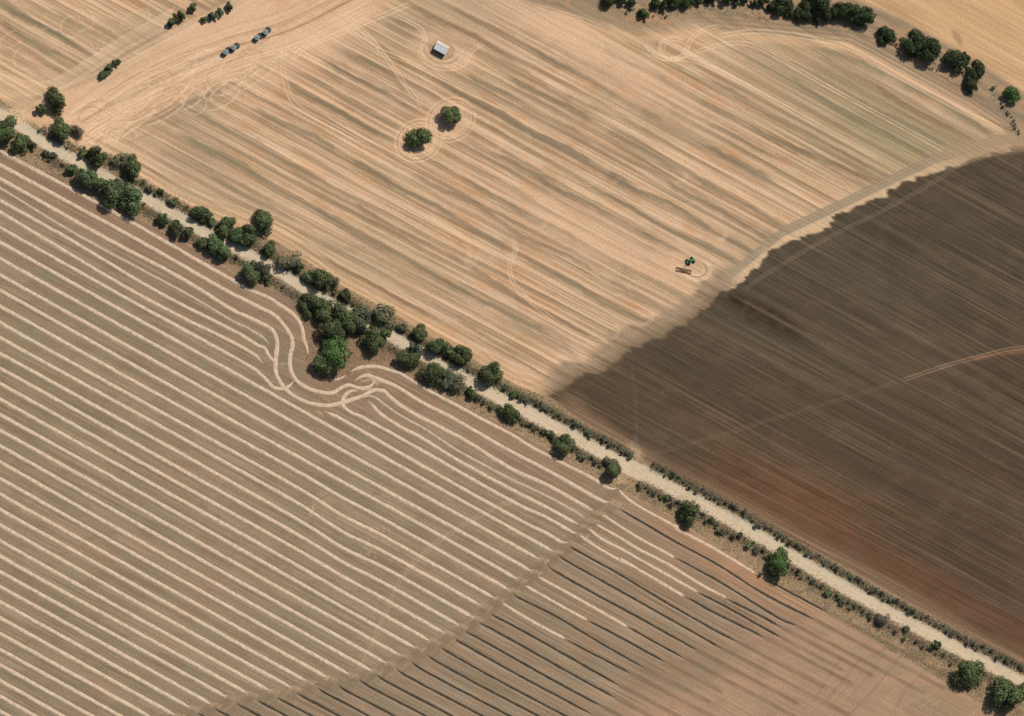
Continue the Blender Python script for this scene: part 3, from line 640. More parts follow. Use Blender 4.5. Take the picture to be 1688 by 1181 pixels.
# south field rows: straw part, then burnt part, then a faded smear in the soil
def ext(p, n, sl=.545):
    ex, ey = p[-1]; return [(ex + n * .5, ey + n * .5 * sl), (ex + n, ey + n * sl)]
SOUTH = [
 (K4((925, 215), (1000, 300), (1200, 440), (1687, 700)) + K5((60, 0), (400, 180), (760, 395)), K5((870, 455), (1100, 580), (1400, 740))),
 (None, K4((915, 445), (1300, 670), (1650, 875)) + K5((420, 310), (780, 540), (1000, 660), (1280, 800))),
 (K4((720, 530), (1100, 780), (1620, 1068)), K5((70, 260), (420, 450), (700, 620), (960, 780), (1130, 855))),
 (K4((640, 655), (900, 800), (1200, 980), (1550, 1160)) + K5((300, 500), (510, 610)), K5((520, 620), (800, 760), (1000, 870))),
 (K4((540, 710), (700, 830), (1000, 990), (1300, 1160)) + K5((260, 560),), K5((270, 565), (500, 680), (800, 850), (1000, 960))),
 (K4((430, 790), (600, 910), (800, 1030), (1080, 1175)) + S7((700, 200), (1090, 430)), S7((1097, 430), (1300, 540), (1500, 640), (1600, 690))),
 (None, K4((325, 910), (322, 940), (500, 1040)) + S7((700, 300), (1000, 480), (1300, 650), (1430, 715))),
 (None, K4((180, 1020), (185, 1060), (380, 1180)) + S7((700, 400), (1000, 570), (1300, 740), (1330, 755))),
 (None, S7((250, 230), (262, 258), (600, 450), (840, 580), (1180, 770))),
 (S7((180, 310), (400, 430), (735, 620)), S7((740, 620), (900, 710), (1090, 815))),
 (S7((100, 365), (250, 450), (485, 580)), S7((492, 582), (700, 690), (970, 840))),
 (None, S7((40, 408), (42, 430), (300, 560), (600, 740), (840, 875))),
 (cv(560, 960, 5.275, [(1415, 185), (1688, 350)]) + S7((345, 695),), S7((352, 700), (600, 830), (760, 915))),
]
STARTS = [(811, 1014), (792, 1028), (770, 1043), (752, 1056), (729, 1070), (707, 1083), (681, 1094.6), (655, 1105), (622.6, 1114.5), (594, 1123), (560, 1132.5), (526.7, 1137), (492, 1145), (459.5, 1152), (426.6, 1157), (392, 1162), (355.5, 1170), (329, 1178)]
for i, (a, b_) in enumerate(STARTS):
    ln__ = [(a, b_ - 3), (a + 1, b_)]; xx = a
    while b_ + .545 * (xx - a) < 1275 and xx < 1010 + i * 0:
        xx += 14; ln__.append((xx, b_ + .545 * (xx - a) + 1.2 * math.sin(xx / 50 + i)))
        if (xx - 1130) * .50 + (ln__[-1][1] - 1085) * .86 > -8: break
    SOUTH.append((None, ln__))
for i, (st, bu) in enumerate(SOUTH):
    od = ORD[i]
    if st:
        me = ridge(st, 2.6, .22, 300 + i, 2)
        tag(link('straw_windrow', me, None, M_STRAW), 'unburnt straw end of the %s row counted from the road in the burnt-row field' % od, 'windrow', 'unburnt straw rows')
    me = ridge(bu, 1.85, .14, 400 + i, 5, .3); stroke(bu, 3.2, .3, (112, 95, 73), 6)
    tag(link('burnt_windrow', me, None, M_ASH), 'thin black burnt straw row, %s counted from the road in the burnt-row field' % od, 'windrow', 'burnt rows')
    stroke([(a - 2.2, b_ + 2.8) for a, b_ in bu], 1.0, .24, (196, 184, 164), 6)
    stroke([bu[-1]] + ext(bu, 90 + 150 * random.random(), .53), 3.6, .55, (118, 98, 75), 4)

for (ex, ey) in ENDS:
    for k in range(7):
        a = ex + 3 + k * 2.6 + random.uniform(-1, 1); b_ = ey + 1 + k * .9 + random.uniform(-1, 1)
        stroke([(a - 2.5, b_ + 2.5), (a + 3, b_ - 2.5)], 1.0, .3, (222, 190, 152), 1)
    stroke([(ex + 2, ey + 16), (ex + 13, ey + 6)], 5.5, .6, (132, 112, 86), 3)
# ------------------------------------------------------------------ build the ground pieces from the lattice
KA = np.array([0.82, 0.79, 0.78])
soil = (col * KA).astype(np.float32)
Z = ((vn(T, S, 200, 2.6, 101) - .5) * .10 * (np.where(low, .5, 1)) + (vn(T, S, 200, 5, 103) - .5) * .14 * dk + (vn(x, y, 7, 5, 104) - .5) * .25 * vg * (1 - rw)) * (1 - rw)
P3[..., 2] = full(Z)
classes = [('dirt_road', road, M_ROAD), ('roadside_verge', verge, M_VERGE), ('striped_field', left, M_STRIPE), ('burnt_row_field', south, M_STRIPE), ('tilled_field', dark, M_DARK),
           ('far_corner_field', topleft, M_STUB), ('creek_field', farR, M_STUB), ('creek_flat', creek, M_VERGE), ('stubble_field', upm, M_STUB)]
owner = np.full((na - 1, nb - 1), -1, np.int8)
cc0 = lambda m_: m_[:-1, :-1]
for i in reversed(range(len(classes))): owner[cc0(full(classes[i][1]))] = i
owner[owner < 0] = 1
owner[~cin] = -1
vid = np.arange(na * nb, dtype=np.int64).reshape(na, nb)
QF = np.stack([vid[:-1, :-1], vid[1:, :-1], vid[1:, 1:], vid[:-1, 1:]], -1)
PV = P3.reshape(-1, 3); SV = full(soil).reshape(-1, 3); WV = full((1 - .85 * worn * (1 - lf)).astype(np.float32)).reshape(-1)
for i, (nm, _, mt) in enumerate(classes):
    q = QF[owner == i]
    if not len(q): continue
    used, inv = np.unique(q.ravel(), return_inverse=True)
    me = mesh_np(nm, PV[used], inv.reshape(-1, 4), True); add_attr(me, 'soil', SV[used], WV[used])
    o = link(nm, me, None, mt); tag(o, None, None, None, 'structure')
# wide plain beyond the fields
me = mesh_np('ground', np.array([(-4000, -4000, -.4), (4000, -4000, -.4), (4000, 4000, -.4), (-4000, 4000, -.4)]), np.array([[0, 1, 2, 3]]))
add_attr(me, 'soil', np.tile(lin((196, 164, 124)) * KA, (4, 1)))
tag(link('ground', me, None, M_STUB), None, None, None, 'structure')

# ------------------------------------------------------------------ trees
def leaf_cloud(seed, R, n, leaf, nblob, flat=.75, gap=.0):
    r = np.random.default_rng(seed)
    c = []
    while len(c) < nblob:
        v = r.normal(0, 1, 3); v /= np.linalg.norm(v); v[2] = abs(v[2]) * 1.0 - .25; v[:2] *= .82 if abs(v[2]) < .5 else 1
        rad = R * (.38 + .50 * r.random()); c.append((v[0] * rad * (1 + .1 * r.normal()), v[1] * rad * (1 + .1 * r.normal()), v[2] * rad * flat, R * (.18 + .24 * r.random())))
    c.append((.1 * R, 0, 0, R * .40)); c = np.array(c)
    w_ = c[:, 3] ** 2; pick = r.choice(len(c), n, p=w_ / w_.sum())
    d = r.normal(0, 1, (n, 3)); d /= np.linalg.norm(d, axis=1)[:, None]
    rad = c[pick, 3] * (.60 + .42 * r.random(n) ** .7 + .45 * (r.random(n) < .07) * r.random(n))
    ctr = c[pick, :3] + d * rad[:, None] * np.array([1, 1, .85])
    nr = d + .5 * ctr / R + r.normal(0, .5, (n, 3)); nr[:, 2] += .1; nr /= np.linalg.norm(nr, axis=1)[:, None]
    a = np.cross(nr, r.normal(0, 1, (n, 3))); a /= np.linalg.norm(a, axis=1)[:, None]; b = np.cross(nr, a)
    s = leaf * (.55 + .9 * r.random(n))[:, None]; e = s * (.5 + .5 * r.random((n, 1)))
    V = np.stack([ctr - a * s - b * e * .3, ctr + b * e * -1.0, ctr + a * s + b * e * .2, ctr + b * e], 1).reshape(-1, 3)
    zmin = -R * flat * .62; V[:, 2] = np.maximum(V[:, 2], zmin)
    return mesh_np('crown', V, np.arange(4 * n).reshape(n, 4)), c

def trunk_mesh(R, blobs, base):
    m_ = MB(); top = -R * .1
    m_.tube((0, 0, -base - .2), (0.1 * R, 0, (top - base) * .5), R * .085, R * .06, 8, False); m_.tube((0.1 * R, 0, (top - base) * .5), (0, .05 * R, top), R * .06, R * .04, 8, False)
    for b in blobs[:7]: m_.tube((0.1 * R, 0, (top - base) * .5), (b[0] * .9, b[1] * .9, b[2]), R * .045, R * .012, 6, False)
    me = bpy.data.meshes.new('trunk'); me.from_pydata(m_.v, [], m_.f); me.materials.append(M_BARK); return me

PROTO = []     # (R, base, crown mesh, trunk mesh)
for k in range(7):
    R = 7.0; base = R * .45; me, bl = leaf_cloud(500 + k, R, 5600, .32, 10 + 4 * (k % 4), 1.0); me.materials.append(LEAF['green']); PROTO.append((R, base, me, trunk_mesh(R, bl, base)))
SPARSE = []
for k in range(3):
    R = 6.0; base = R * .45; me, bl = leaf_cloud(600 + k, R, 2000, .30, 11, 1.0); me.materials.append(LEAF['olive']); SPARSE.append((R, base, me, trunk_mesh(R, bl, base)))
SMALL = []
for k in range(4):
    R = 3.6; base = R * .45; me, bl = leaf_cloud(700 + k, R, 1800, .28, 8, 1.0); me.materials.append(LEAF['green']); SMALL.append((R, base, me, trunk_mesh(R, bl, base)))
LOOK = dict(dark='dark green', green='mid green', olive='olive-tinged', bright='bright green', grey='grey-green', dry='sparse brownish', creek='very dark green')

def tree(px, py, rpx, kind, label, group, cat='tree'):
    rm = rpx * MPP * (1.2 + .16 * random.random())
    pool = SPARSE if kind in ('olive', 'dry') and rpx > 9 else (PROTO if rpx > 12.5 else SMALL)
    R, base, cm, tm = random.choice(pool)
    s = rm / R; zc = base * s
    p = pt(px, py, zc * .8)
    o = empty('tree', (p[0], p[1], 0), random.uniform(0, 6.28)); tag(o, label, cat, group)
    ex_ = random.uniform(.86, 1.18); ez_ = random.uniform(.85, 1.15)
    for nm, me in (('trunk', tm), ('crown', cm)):
        c = bpy.data.objects.new(nm, me); COL.objects.link(c); c.parent = o; c.location = (0, 0, zc); c.scale = (s * ex_, s / ex_, s * ez_)
        if nm == 'crown': c.material_slots[0].link = 'OBJECT'; c.material_slots[0].material = LEAF[kind]
    return o

UP = [(66,182,9,'dark'),(90,168,19,'green'),(101,219,20,'green'),(122,218,13,'olive'),(135,254,8,'green'),(160,260,16,'dark'),(186,264,10,'olive'),(202,268,14,'olive'),(219,281,17,'green'),(245,313,7,'grey'),(265,317,7,'green'),
      (285,334,8,'green'),(332,355,16,'dark'),(349,366,8,'green'),(370,376,16,'green'),(389,391,15,'dark'),(408,391,18,'dark'),(433,368,18,'green'),(443,414,13,'green'),(474,429,18,'olive'),(491,440,12,'green'),(509,457,11,'green'),
      (530,463,17,'green'),(549,467,12,'olive'),(568,488,11,'dark'),(591,509,7,'grey'),(637,522,21,'olive'),(624,525,13,'dark'),(663,541,9,'grey'),(691,553,16,'green'),(719,574,16,'dark'),(741,580,10,'green'),(758,588,17,'green'),(810,622,19,'dark'),(833,640,7,'green'),(846,651,8,'green')]
LO = [(8,218,21,'green'),(34,236,16,'green'),(51,239,11,'dark'),(76,254,7,'grey'),(88,257,7,'grey'),(116,279,10,'green'),(141,296,20,'green'),(161,303,12,'grey'),(186,317,22,'dark'),(216,328,22,'green'),(267,363,12,'dark'),(289,376,13,'dark'),
      (307,386,12,'dark'),(334,402,11,'dark'),(358,410,19,'green'),(410,448,19,'green'),(432,446,14,'grey'),(442,459,8,'dark'),(514,504,19,'green'),(536,515,20,'green'),(566,528,25,'green'),(590,528,20,'grey'),(548,549,20,'dark'),
      (616,565,21,'green'),(635,551,11,'green'),(543,570,14,'bright'),(553,586,25,'bright'),(534,600,20,'green'),(671,592,18,'green'),(683,577,12,'grey'),(714,616,20,'dark'),(737,628,15,'grey'),(748,630,18,'olive'),(774,648,10,'green'),(839,681,16,'green'),
      (933,737,18,'green'),(1006,775,18,'green'),(1134,847,18,'dark'),(1143,837,10,'olive'),(1284,929,21,'bright'),(1454,1020,13,'dry'),(1493,1038,7,'green'),(1542,1064,9,'green'),(1594,1110,24,'green'),(1655,1147,28,'green'),(1687,1138,14,'green')]
TL_ = [(171,124,8,'dark'),(181,115,9,'dark'),(192,104,8,'dark'),(283,36,9,'dark'),(294,30,11,'dark'),(316,14,9,'green'),(336,33,7,'dark'),(352,27,9,'grey'),(362,21,9,'dark'),(377,13,8,'dark')]
CK = [(1040,6,10,'creek'),(1094,10,10,'creek'),(1150,0,12,'creek'),(1228,0,10,'creek'),(1272,12,10,'creek'),(1365,24,16,'creek'),(1300,16,13,'creek'),(1005,3,14,'creek'),(1024,-2,12,'creek'),(1062,24,11,'bright'),(1078,6,11,'creek'),(1112,2,15,'creek'),(1130,5,13,'creek'),(1174,-2,12,'creek'),(1197,1,12,'creek'),(1214,4,9,'creek'),(1241,8,8,'creek'),(1258,2,12,'creek'),(1288,8,19,'creek'),(1315,27,13,'creek'),
      (1345,14,24,'creek'),(1348,36,8,'creek'),(1390,20,19,'creek'),(1405,25,15,'creek'),(1425,29,18,'creek'),(1462,59,15,'creek'),(1455,66,10,'creek'),(1503,73,23,'creek'),(1528,86,22,'creek'),(1515,80,18,'creek'),(1575,103,20,'creek'),(1588,97,11,'creek'),(1606,118,18,'creek'),(1600,138,15,'creek'),(1667,159,15,'bright')]
used = {}
def size_word(r): return 'small' if r < 10 else ('mid-sized' if r < 16 else ('large' if r < 21 else 'huge'))
SPECIAL = {(553,586): 'bright green spreading tree ringed by looping straw windrows', (543,570): 'small bright green treetop at the upper side of the ringed bright tree', (90,168): 'round green tree alone at the corner of farm track and road',
           (66,182): 'small dark tree tucked beside the round one at the track corner', (1284,929): 'bright green tree standing alone beside the lower right of the dirt road', (1454,1020): 'sparse half-dead brownish tree leaning over the dirt road edge',
           (1655,1147): 'huge green tree in the bottom right corner below the road', (1594,1110): 'large bushy green tree beside the road, second from the bottom right corner', (1062,24): 'small round bright green tree in front of the dark creek trees',
           (1667,159): 'green tree at the right end of the creek tree belt', (8,218): 'large green tree cut by the left photo edge beside the road', (1134,847): 'dark tree below the road, right of the gateway'}
for nm, lst, side in (('upper', UP, 'trees along the upper side of the road'), ('lower', LO, 'trees along the lower side of the road')):
    for i, (a, b_, r, k) in enumerate(sorted(lst)):
        tree(a, b_, r, k, SPECIAL.get((a, b_), '%s %s roadside tree, %s from the left on the road\'s %s side' % (size_word(r), LOOK[k], ORD[i] if i < 40 else ['forty-first','forty-second','forty-third','forty-fourth','forty-fifth','forty-sixth','forty-seventh','forty-eighth'][i - 40], nm)), side)
for i, (a, b_, r, k) in enumerate(sorted(TL_)): tree(a, b_, r, k, '%s %s tree beside the top-left farm track, %s from the left' % (size_word(r), LOOK[k], ORD[i]), 'trees beside the top-left farm track')
for i, (a, b_, r, k) in enumerate(sorted(CK)): tree(a, b_, r, k, SPECIAL.get((a, b_), '%s %s tree, %s from the left in the creek tree belt' % (size_word(r), LOOK[k], ORD[i])), 'creek tree belt at top right')
tree(692, 229, 20, 'green', 'lone round tree in the stubble field, lower left one of the pair', 'pair of paddock trees')
tree(745, 194, 21, 'green', 'lone round tree in the stubble field, upper right one of the pair', 'pair of paddock trees')

# ------------------------------------------------------------------ shrubs of the roadside hedges
SHR = []
for k in range(6):
    me, _ = leaf_cloud(800 + k, 2.2, 330, .24, 6, .75); me.materials.append(LEAF['green'])
    SHR.append(me)
def shrub(px, py, rpx, kind, label, group):
    rm = rpx * MPP; s = rm / 2.2
    p = pt(px, py, .6 * rm)
    o = bpy.data.objects.new('shrub', random.choice(SHR)); COL.objects.link(o); o.location = (p[0], p[1], .75 * rm); o.scale = (s, s, s * random.uniform(.8, 1.1)); o.rotation_euler = (0, 0, random.uniform(0, 6.28))
    o.material_slots[0].link = 'OBJECT'; o.material_slots[0].material = LEAF[kind]
    return tag(o, label, 'shrub', group)
def nth(n): return '%d%s' % (n, 'th' if 10 < n % 100 < 14 else {1: 'st', 2: 'nd', 3: 'rd'}.get(n % 10, 'th'))
def hedge(x0, x1, off, spread, step, r, kinds, label, group):
    xx = x0; cnt = 0
    while xx < x1:
        o_ = off + random.uniform(-spread, spread); nx, ny = .47, -.88      # across the road, towards the upper right
        a = xx + nx * -o_; b_ = yroad(xx) + ny * -o_
        cnt += 1; kd = random.choice(kinds); shrub(a, b_, random.uniform(.5, 1.3) * r, kd, label % (LOOK[kd], nth(cnt)), group); xx += step * random.uniform(.6, 1.4)
hedge(846, 1034, -19, 5, 5.6, 6.2, ('dark', 'green', 'grey', 'grey'), 'low %s shrub, %s from the left in the left-hand hedge above the road', 'hedge above the road left of the gateway')
hedge(1066, 1700, -19, 5, 7.6, 5.9, ('dark', 'grey', 'dry', 'grey'), 'low %s shrub, %s from the gateway along the right-hand hedge above the road', 'hedge above the road right of the gateway')
hedge(780, 1000, 18, 4, 6.5, 6.6, ('green', 'grey', 'green', 'olive'), 'low %s shrub, %s from the left in the left-hand hedge below the road', 'hedge below the road left of the gateway')
hedge(1062, 1450, 19, 6.5, 6.2, 6.4, ('green', 'olive', 'grey', 'olive'), 'low %s shrub, %s from the gateway in the scrub strip below the road', 'scrub strip below the road right of the gateway')
hedge(1460, 1640, 22, 7, 15, 5.2, ('green', 'dry', 'olive', 'dry'), 'scattered %s shrub, %s from the left below the road\'s bottom right end', 'scattered shrubs near the bottom right corner')
hedge(60, 780, -17, 7, 24, 5.2, ('grey', 'olive', 'green', 'dry'), 'small %s bush, %s from the left among trees on the road\'s upper side', 'small bushes on the upper verge')
hedge(90, 780, 18, 8, 24, 5.2, ('grey', 'olive', 'green', 'dry'), 'small %s bush, %s from the left among trees on the road\'s lower side', 'small bushes on the lower verge')
def undergrowth(name, spans, n, hmax, mat, label):
    """knee-high scrub too dense to count: many small leaf sprays along the hedge lines"""
    tot = sum(b - a for a, b, *_ in spans); C_ = []
    for a, b, off, sp in spans:
        k = int(n * (b - a) / tot); xx = rng.uniform(a, b, k); o_ = off + rng.normal(0, sp, k)
        q = at(xx - .47 * o_, yroad(xx) + .88 * o_); q[:, 2] = rng.random(k) ** 1.5 * hmax; C_.append(q)
    C_ = np.vstack(C_); k = len(C_); nr = rng.normal(0, 1, (k, 3)); nr[:, 2] = np.abs(nr[:, 2]) + .3; nr /= np.linalg.norm(nr, axis=1)[:, None]
    a_ = np.cross(nr, rng.normal(0, 1, (k, 3))); a_ /= np.linalg.norm(a_, axis=1)[:, None]; b_ = np.cross(nr, a_); s_ = (.16 + .26 * rng.random((k, 1)))
    V_ = np.stack([C_ - a_ * s_, C_ - b_ * s_ * .7, C_ + a_ * s_, C_ + b_ * s_ * .7], 1).reshape(-1, 3)
    tag(link(name, mesh_np(name, V_, np.arange(4 * k).reshape(k, 4)), None, mat), label, 'scrub', None, 'stuff')
undergrowth('hedge_undergrowth', [(846, 1034, -19, 4.2), (1064, 1720, -19, 4.4), (60, 846, -17, 4.5)], 42000, 1.5, LEAF['grey'], 'knee-high grey-green undergrowth along the upper side of the road')
undergrowth('verge_undergrowth', [(780, 1005, 18, 4), (1060, 1460, 19, 6), (1460, 1700, 20, 6), (80, 780, 18, 5)], 40000, 1.2, LEAF['olive'], 'knee-high olive undergrowth along the lower side of the road')
k = 9000; cx_ = rng.uniform(985, 1690, k); cy_ = ycreek(cx_) - np.where(cx_ < 1420, rng.uniform(8, 45, k), rng.uniform(12, 46, k)); okm = (fb(cx_, cy_, 22, 14, 131) > .54); q = at(cx_[okm], cy_[okm]); k = len(q); q[:, 2] = rng.random(k) * .7
nr = rng.normal(0, 1, (k, 3)); nr[:, 2] = np.abs(nr[:, 2]) + .3; nr /= np.linalg.norm(nr, axis=1)[:, None]; a_ = np.cross(nr, rng.normal(0, 1, (k, 3))); a_ /= np.linalg.norm(a_, axis=1)[:, None]; b_ = np.cross(nr, a_); s_ = (.16 + .26 * rng.random((k, 1)))
tag(link('creek_undergrowth', mesh_np('creek_undergrowth', np.stack([q - a_ * s_, q - b_ * s_ * .7, q + a_ * s_, q + b_ * s_ * .7], 1).reshape(-1, 3), np.arange(4 * k).reshape(k, 4)), None, LEAF['grey']), 'grey low undergrowth scattered beneath the creek trees', 'scrub', None, 'stuff')
shrub(1253, 946, 6.5, 'dry', 'small brown leafless bush on the field edge left of the lone bright tree', 'bushes')
shrub(1273, 949, 4.5, 'dark', 'tiny dark bush just below the lone bright tree', 'bushes')
for i in range(12):
    q = (i + .5) / 12; shrub(1650 + 34 * q + random.gauss(0, 5), 168 + 55 * q + random.gauss(0, 1), random.uniform(2.5, 5), random.choice(('grey', 'dry', 'grey', 'dark')), 'small scrub bush, %s from the top at the right end of the creek belt' % nth(i + 1), 'creek scrub')
for i in range(13):
    q = (i + .5) / 13; shrub(1030 + 80 * q + random.gauss(0, 1.5), 16 + 6 * q + random.gauss(0, 5), random.uniform(2.5, 4.5), random.choice(('grey', 'dry', 'grey')), 'small scrub bush, %s from the left under the creek trees at the top edge' % nth(i + 1), 'creek scrub at the top edge')
for i in range(5): shrub(1532 + 6 * i + random.gauss(0, 1), 113 + random.gauss(0, 4), random.uniform(2, 3.5), 'grey', 'tiny grey bush, %s from the left below the big dark creek trees' % nth(i + 1), 'creek scrub between trees')
shrub(1638, 144, 7, 'grey', 'grey shrub between the last two trees of the creek belt', 'creek shrubs')

# dry grass tufts of the verges: uncountable
gv = np.nonzero(full((vg > .6) & (rw < .05)))
sel = rng.choice(len(gv[0]), 15000, replace=False); gx = P3[gv[0][sel], gv[1][sel]] + np.c_[rng.normal(0, .4, (len(sel), 2)), np.zeros(len(sel))]
n = len(sel); an = rng.random(n) * 6.28; hh = .25 + .5 * rng.random(n); wdt = .25 + .35 * rng.random(n)
dx_ = np.c_[np.cos(an), np.sin(an), np.zeros(n)] * wdt[:, None]; ln2 = np.c_[rng.normal(0, .3, (n, 2)), hh]
V = np.stack([gx - dx_, gx + dx_, gx + ln2], 1).reshape(-1, 3)
M_GRASS = mat_leaf('dry_grass', (0.17, 0.15, 0.085), .5)
tag(link('verge_grass', mesh_np('verge_grass', V, np.arange(3 * n).reshape(n, 3)), None, M_GRASS), 'dry grass tufts growing along both verges of the dirt road', 'grass', None, 'stuff')

# ------------------------------------------------------------------ silos, tanks, shed, tractor
M_STEEL = mat_plain('galvanised_steel', (0.06, 0.085, 0.078), .6, 0, .2, 1.2); M_ROOFL = mat_plain('pale_roof_steel', (0.20, 0.25, 0.235), .6, 0, .12, .8)
M_BLACK = mat_plain('black_plastic', (0.028, 0.028, 0.022), .6, 0, .3, 1); M_CONC = mat_plain('concrete', (0.42, 0.38, 0.32), .9)
def silo(px, py, label):
    p = pt(px, py, 2.2); o = empty('grain_silo', (p[0], p[1], 0), random.uniform(0, 6)); tag(o, label, 'silo', 'grain silos'); o.scale = (.86, .86, .86)
    r = 2.15; w_ = MB(); prof = []
    for k in range(15): prof.append((r + (.03 if k % 2 else -.03), .25 + k * .24))
    w_.lathe(prof, 28); w_.build('wall', M_STEEL, o)
    MB().lathe([(0, 0), (r + .35, 0), (r + .35, .25), (r, .25)], 28).build('base_slab', M_CONC, o)
    rf = MB().lathe([(r + .12, 3.6), (r + .14, 3.68), (.35, 4.75), (.35, 4.95), (0, 4.97)], 28).build('roof', M_ROOFL, o)
    for k in range(10):
        t = 2 * math.pi * k / 10; MB().tube((r * math.cos(t), r * math.sin(t), 3.74), (.4 * math.cos(t), .4 * math.sin(t), 4.77), .04, .04, 4).build('rib', M_ROOFL, rf)
    MB().lathe([(.42, 4.9), (.42, 5.1), (0, 5.2)], 12).build('cap', M_ROOFL, rf)
    h = MB().box((r + .06, 0, 1.5), (.1, .7, 1.1)).build('hatch', M_STEEL, o)
    ld = MB(); [ld.tube((0, r + .12, .4 + .35 * k), (.4, r + .1, .4 + .35 * k), .025, .025, 4) for k in range(10)]; ld.tube((0, r + .13, .2), (0, r + .13, 3.7), .03, .03, 4); ld.tube((.4, r + .11, .2), (.4, r + .11, 3.7), .03, .03, 4); ld.build('ladder', M_STEEL, o)
def tank(px, py, label):
    p = pt(px, py, .8); o = empty('water_tank', (p[0], p[1], 0)); tag(o, label, 'tank', 'black water tanks'); o.scale = (.9, .9, .9)
    MB().lathe([(2.3, 0), (2.32, .5), (2.36, .52), (2.36, .6), (2.32, .62), (2.3, 1.2)], 28).build('wall', M_BLACK, o)
    MB().lathe([(2.3, 1.2), (1.6, 1.42), (.5, 1.55), (0, 1.57)], 28).build('lid', M_BLACK, o)
silo(371, 87, 'steel silo with pale cone roof, leftmost of the four near the farm track'); silo(384.5, 79.5, 'steel silo with pale cone roof, second from left, right of the lower pair')
silo(423, 63, 'steel silo with pale cone roof, third from left, left of the upper pair'); silo(437, 54, 'steel silo with pale cone roof, rightmost of the four near the top')
tank(390.5, 75.5, 'low black round tank behind the second silo'); tank(377, 82.5, 'low black round tank between the two lower silos'); tank(442, 49.5, 'low black round tank behind the rightmost silo'); tank(429, 59, 'low black round tank between the two upper silos')

M_ROOFW = mat_plain('white_roof_sheet', (0.46, 0.46, 0.43), .6, 0, .08, .6); M_ROOFP = mat_plain('faded_roof_sheet', (0.56, 0.47, 0.39), .6, 0, .08, .6); M_WALL = mat_plain('shed_sheet', (0.10, 0.12, 0.12), .6, .1, .2, 1); M_TIMB = mat_plain('timber', (0.16, 0.12, 0.09), .9)
p = pt(727.5, 79.5, 3.4); sh = empty('hay_shed', (p[0], p[1], 0), ROWANG); tag(sh, 'small pale-roofed farm shed with dark open front standing in the stubble', 'shed')
Ls, Ds, He, Hr = 8.6, 6.8, 4.0, 4.9
# local x along the rows, local -y towards the lower left front
ridge_y = 0.9
for (ya, za, yb, zb, mt) in ((-Ds / 2 - .3, He, ridge_y, Hr, M_ROOFW), (Ds / 2 + .3, He + .1, ridge_y, Hr, M_ROOFP)):
    for k in range(8):
        x0 = -Ls / 2 - .25 + k * (Ls + .5) / 8; x1 = x0 + (Ls + .5) / 8 - .02; zz = .03 * (k % 2)
        MB().poly([(x0, ya, za + zz), (x1, ya, za + zz), (x1, yb, zb + zz), (x0, yb, zb + zz), (x0, ya, za + zz - .06), (x1, ya, za + zz - .06), (x1, yb, zb + zz - .06), (x0, yb, zb + zz - .06)],
                  [(0, 1, 2, 3), (7, 6, 5, 4), (0, 4, 5, 1), (1, 5, 6, 2), (2, 6, 7, 3), (3, 7, 4, 0)]).build('roof_sheet', mt, sh)
MB().tube((-Ls / 2 - .27, ridge_y, Hr + .06), (Ls / 2 + .27, ridge_y, Hr + .06), .1, .1, 6).build('ridge_cap', M_ROOFW, sh)
MB().box((0, Ds / 2, He / 2), (Ls, .08, He)).build('back_wall', M_WALL, sh)
for sx in (-1, 1):
    MB().poly([(sx * Ls / 2, -Ds / 2, 0), (sx * Ls / 2, Ds / 2, 0), (sx * Ls / 2, Ds / 2, He), (sx * Ls / 2, ridge_y, Hr - .1), (sx * Ls / 2, -Ds / 2, He - .05), (sx * (Ls / 2 - .08), -Ds / 2, 0), (sx * (Ls / 2 - .08), Ds / 2, 0), (sx * (Ls / 2 - .08), Ds / 2, He), (sx * (Ls / 2 - .08), ridge_y, Hr - .1), (sx * (Ls / 2 - .08), -Ds / 2, He - .05)],
              [(0, 1, 2, 3, 4), (9, 8, 7, 6, 5), (0, 4, 9, 5)]).build('end_wall', M_WALL, sh)
for k in range(4): MB().box((-Ls / 2 + .15 + k * (Ls - .3) / 3, -Ds / 2 + .1, He / 2 - .05), (.22, .22, He - .1)).build('post', M_TIMB, sh)
MB().box((0, -Ds / 2 + .05, He - .35), (Ls, .1, .5)).build('fascia', M_WALL, sh)
for k in (0, 2): MB().box((-Ls / 2 + .2 + (k + .5) * (Ls - .4) / 3, -Ds / 2 + .25, 1.35), ((Ls - .4) / 3 - .1, .06, 2.7)).build('sliding_door', M_WALL, sh)

M_TG = mat_plain('tractor_green', (0.02, 0.24, 0.09), .65, 0, .1, 2, .15); M_RUB = mat_plain('tyre_rubber', (0.02, 0.022, 0.02), .85); M_GLS = mat_plain('cab_glass', (0.015, 0.035, 0.035), .4, 0, .05, 1, .3); M_YEL = mat_plain('wheel_yellow', (0.55, 0.38, 0.04), .5); M_RUST = mat_plain('rusty_steel', (0.12, 0.095, 0.055), .85, 0, .3, 1.5); M_CABR = mat_plain('cab_roof', (0.02, 0.13, 0.06), .7)
a_ = pt(1131, 433); b2 = pt(1147, 425.5); hd = math.atan2(*(b2 - a_)[[1, 0]])
p = pt(1138, 430.5, 1.2); tr = empty('tractor', (p[0], p[1], 0), hd); tag(tr, 'green tractor with dual wheels standing on the stubble inside its turning circle', 'tractor')
MB().poly([(.3, -.55, 1.0), (3.2, -.45, 1.0), (3.2, -.4, 1.9), (.3, -.55, 2.2), (.3, .55, 1.0), (3.2, .45, 1.0), (3.2, .4, 1.9), (.3, .55, 2.2)], [(0, 1, 2, 3), (7, 6, 5, 4), (3, 2, 6, 7), (0, 4, 5, 1), (1, 5, 6, 2), (0, 3, 7, 4)]).build('hood', M_TG, tr)
MB().box((0, 0, .95), (6.2, .7, .5)).build('chassis', M_TG, tr)
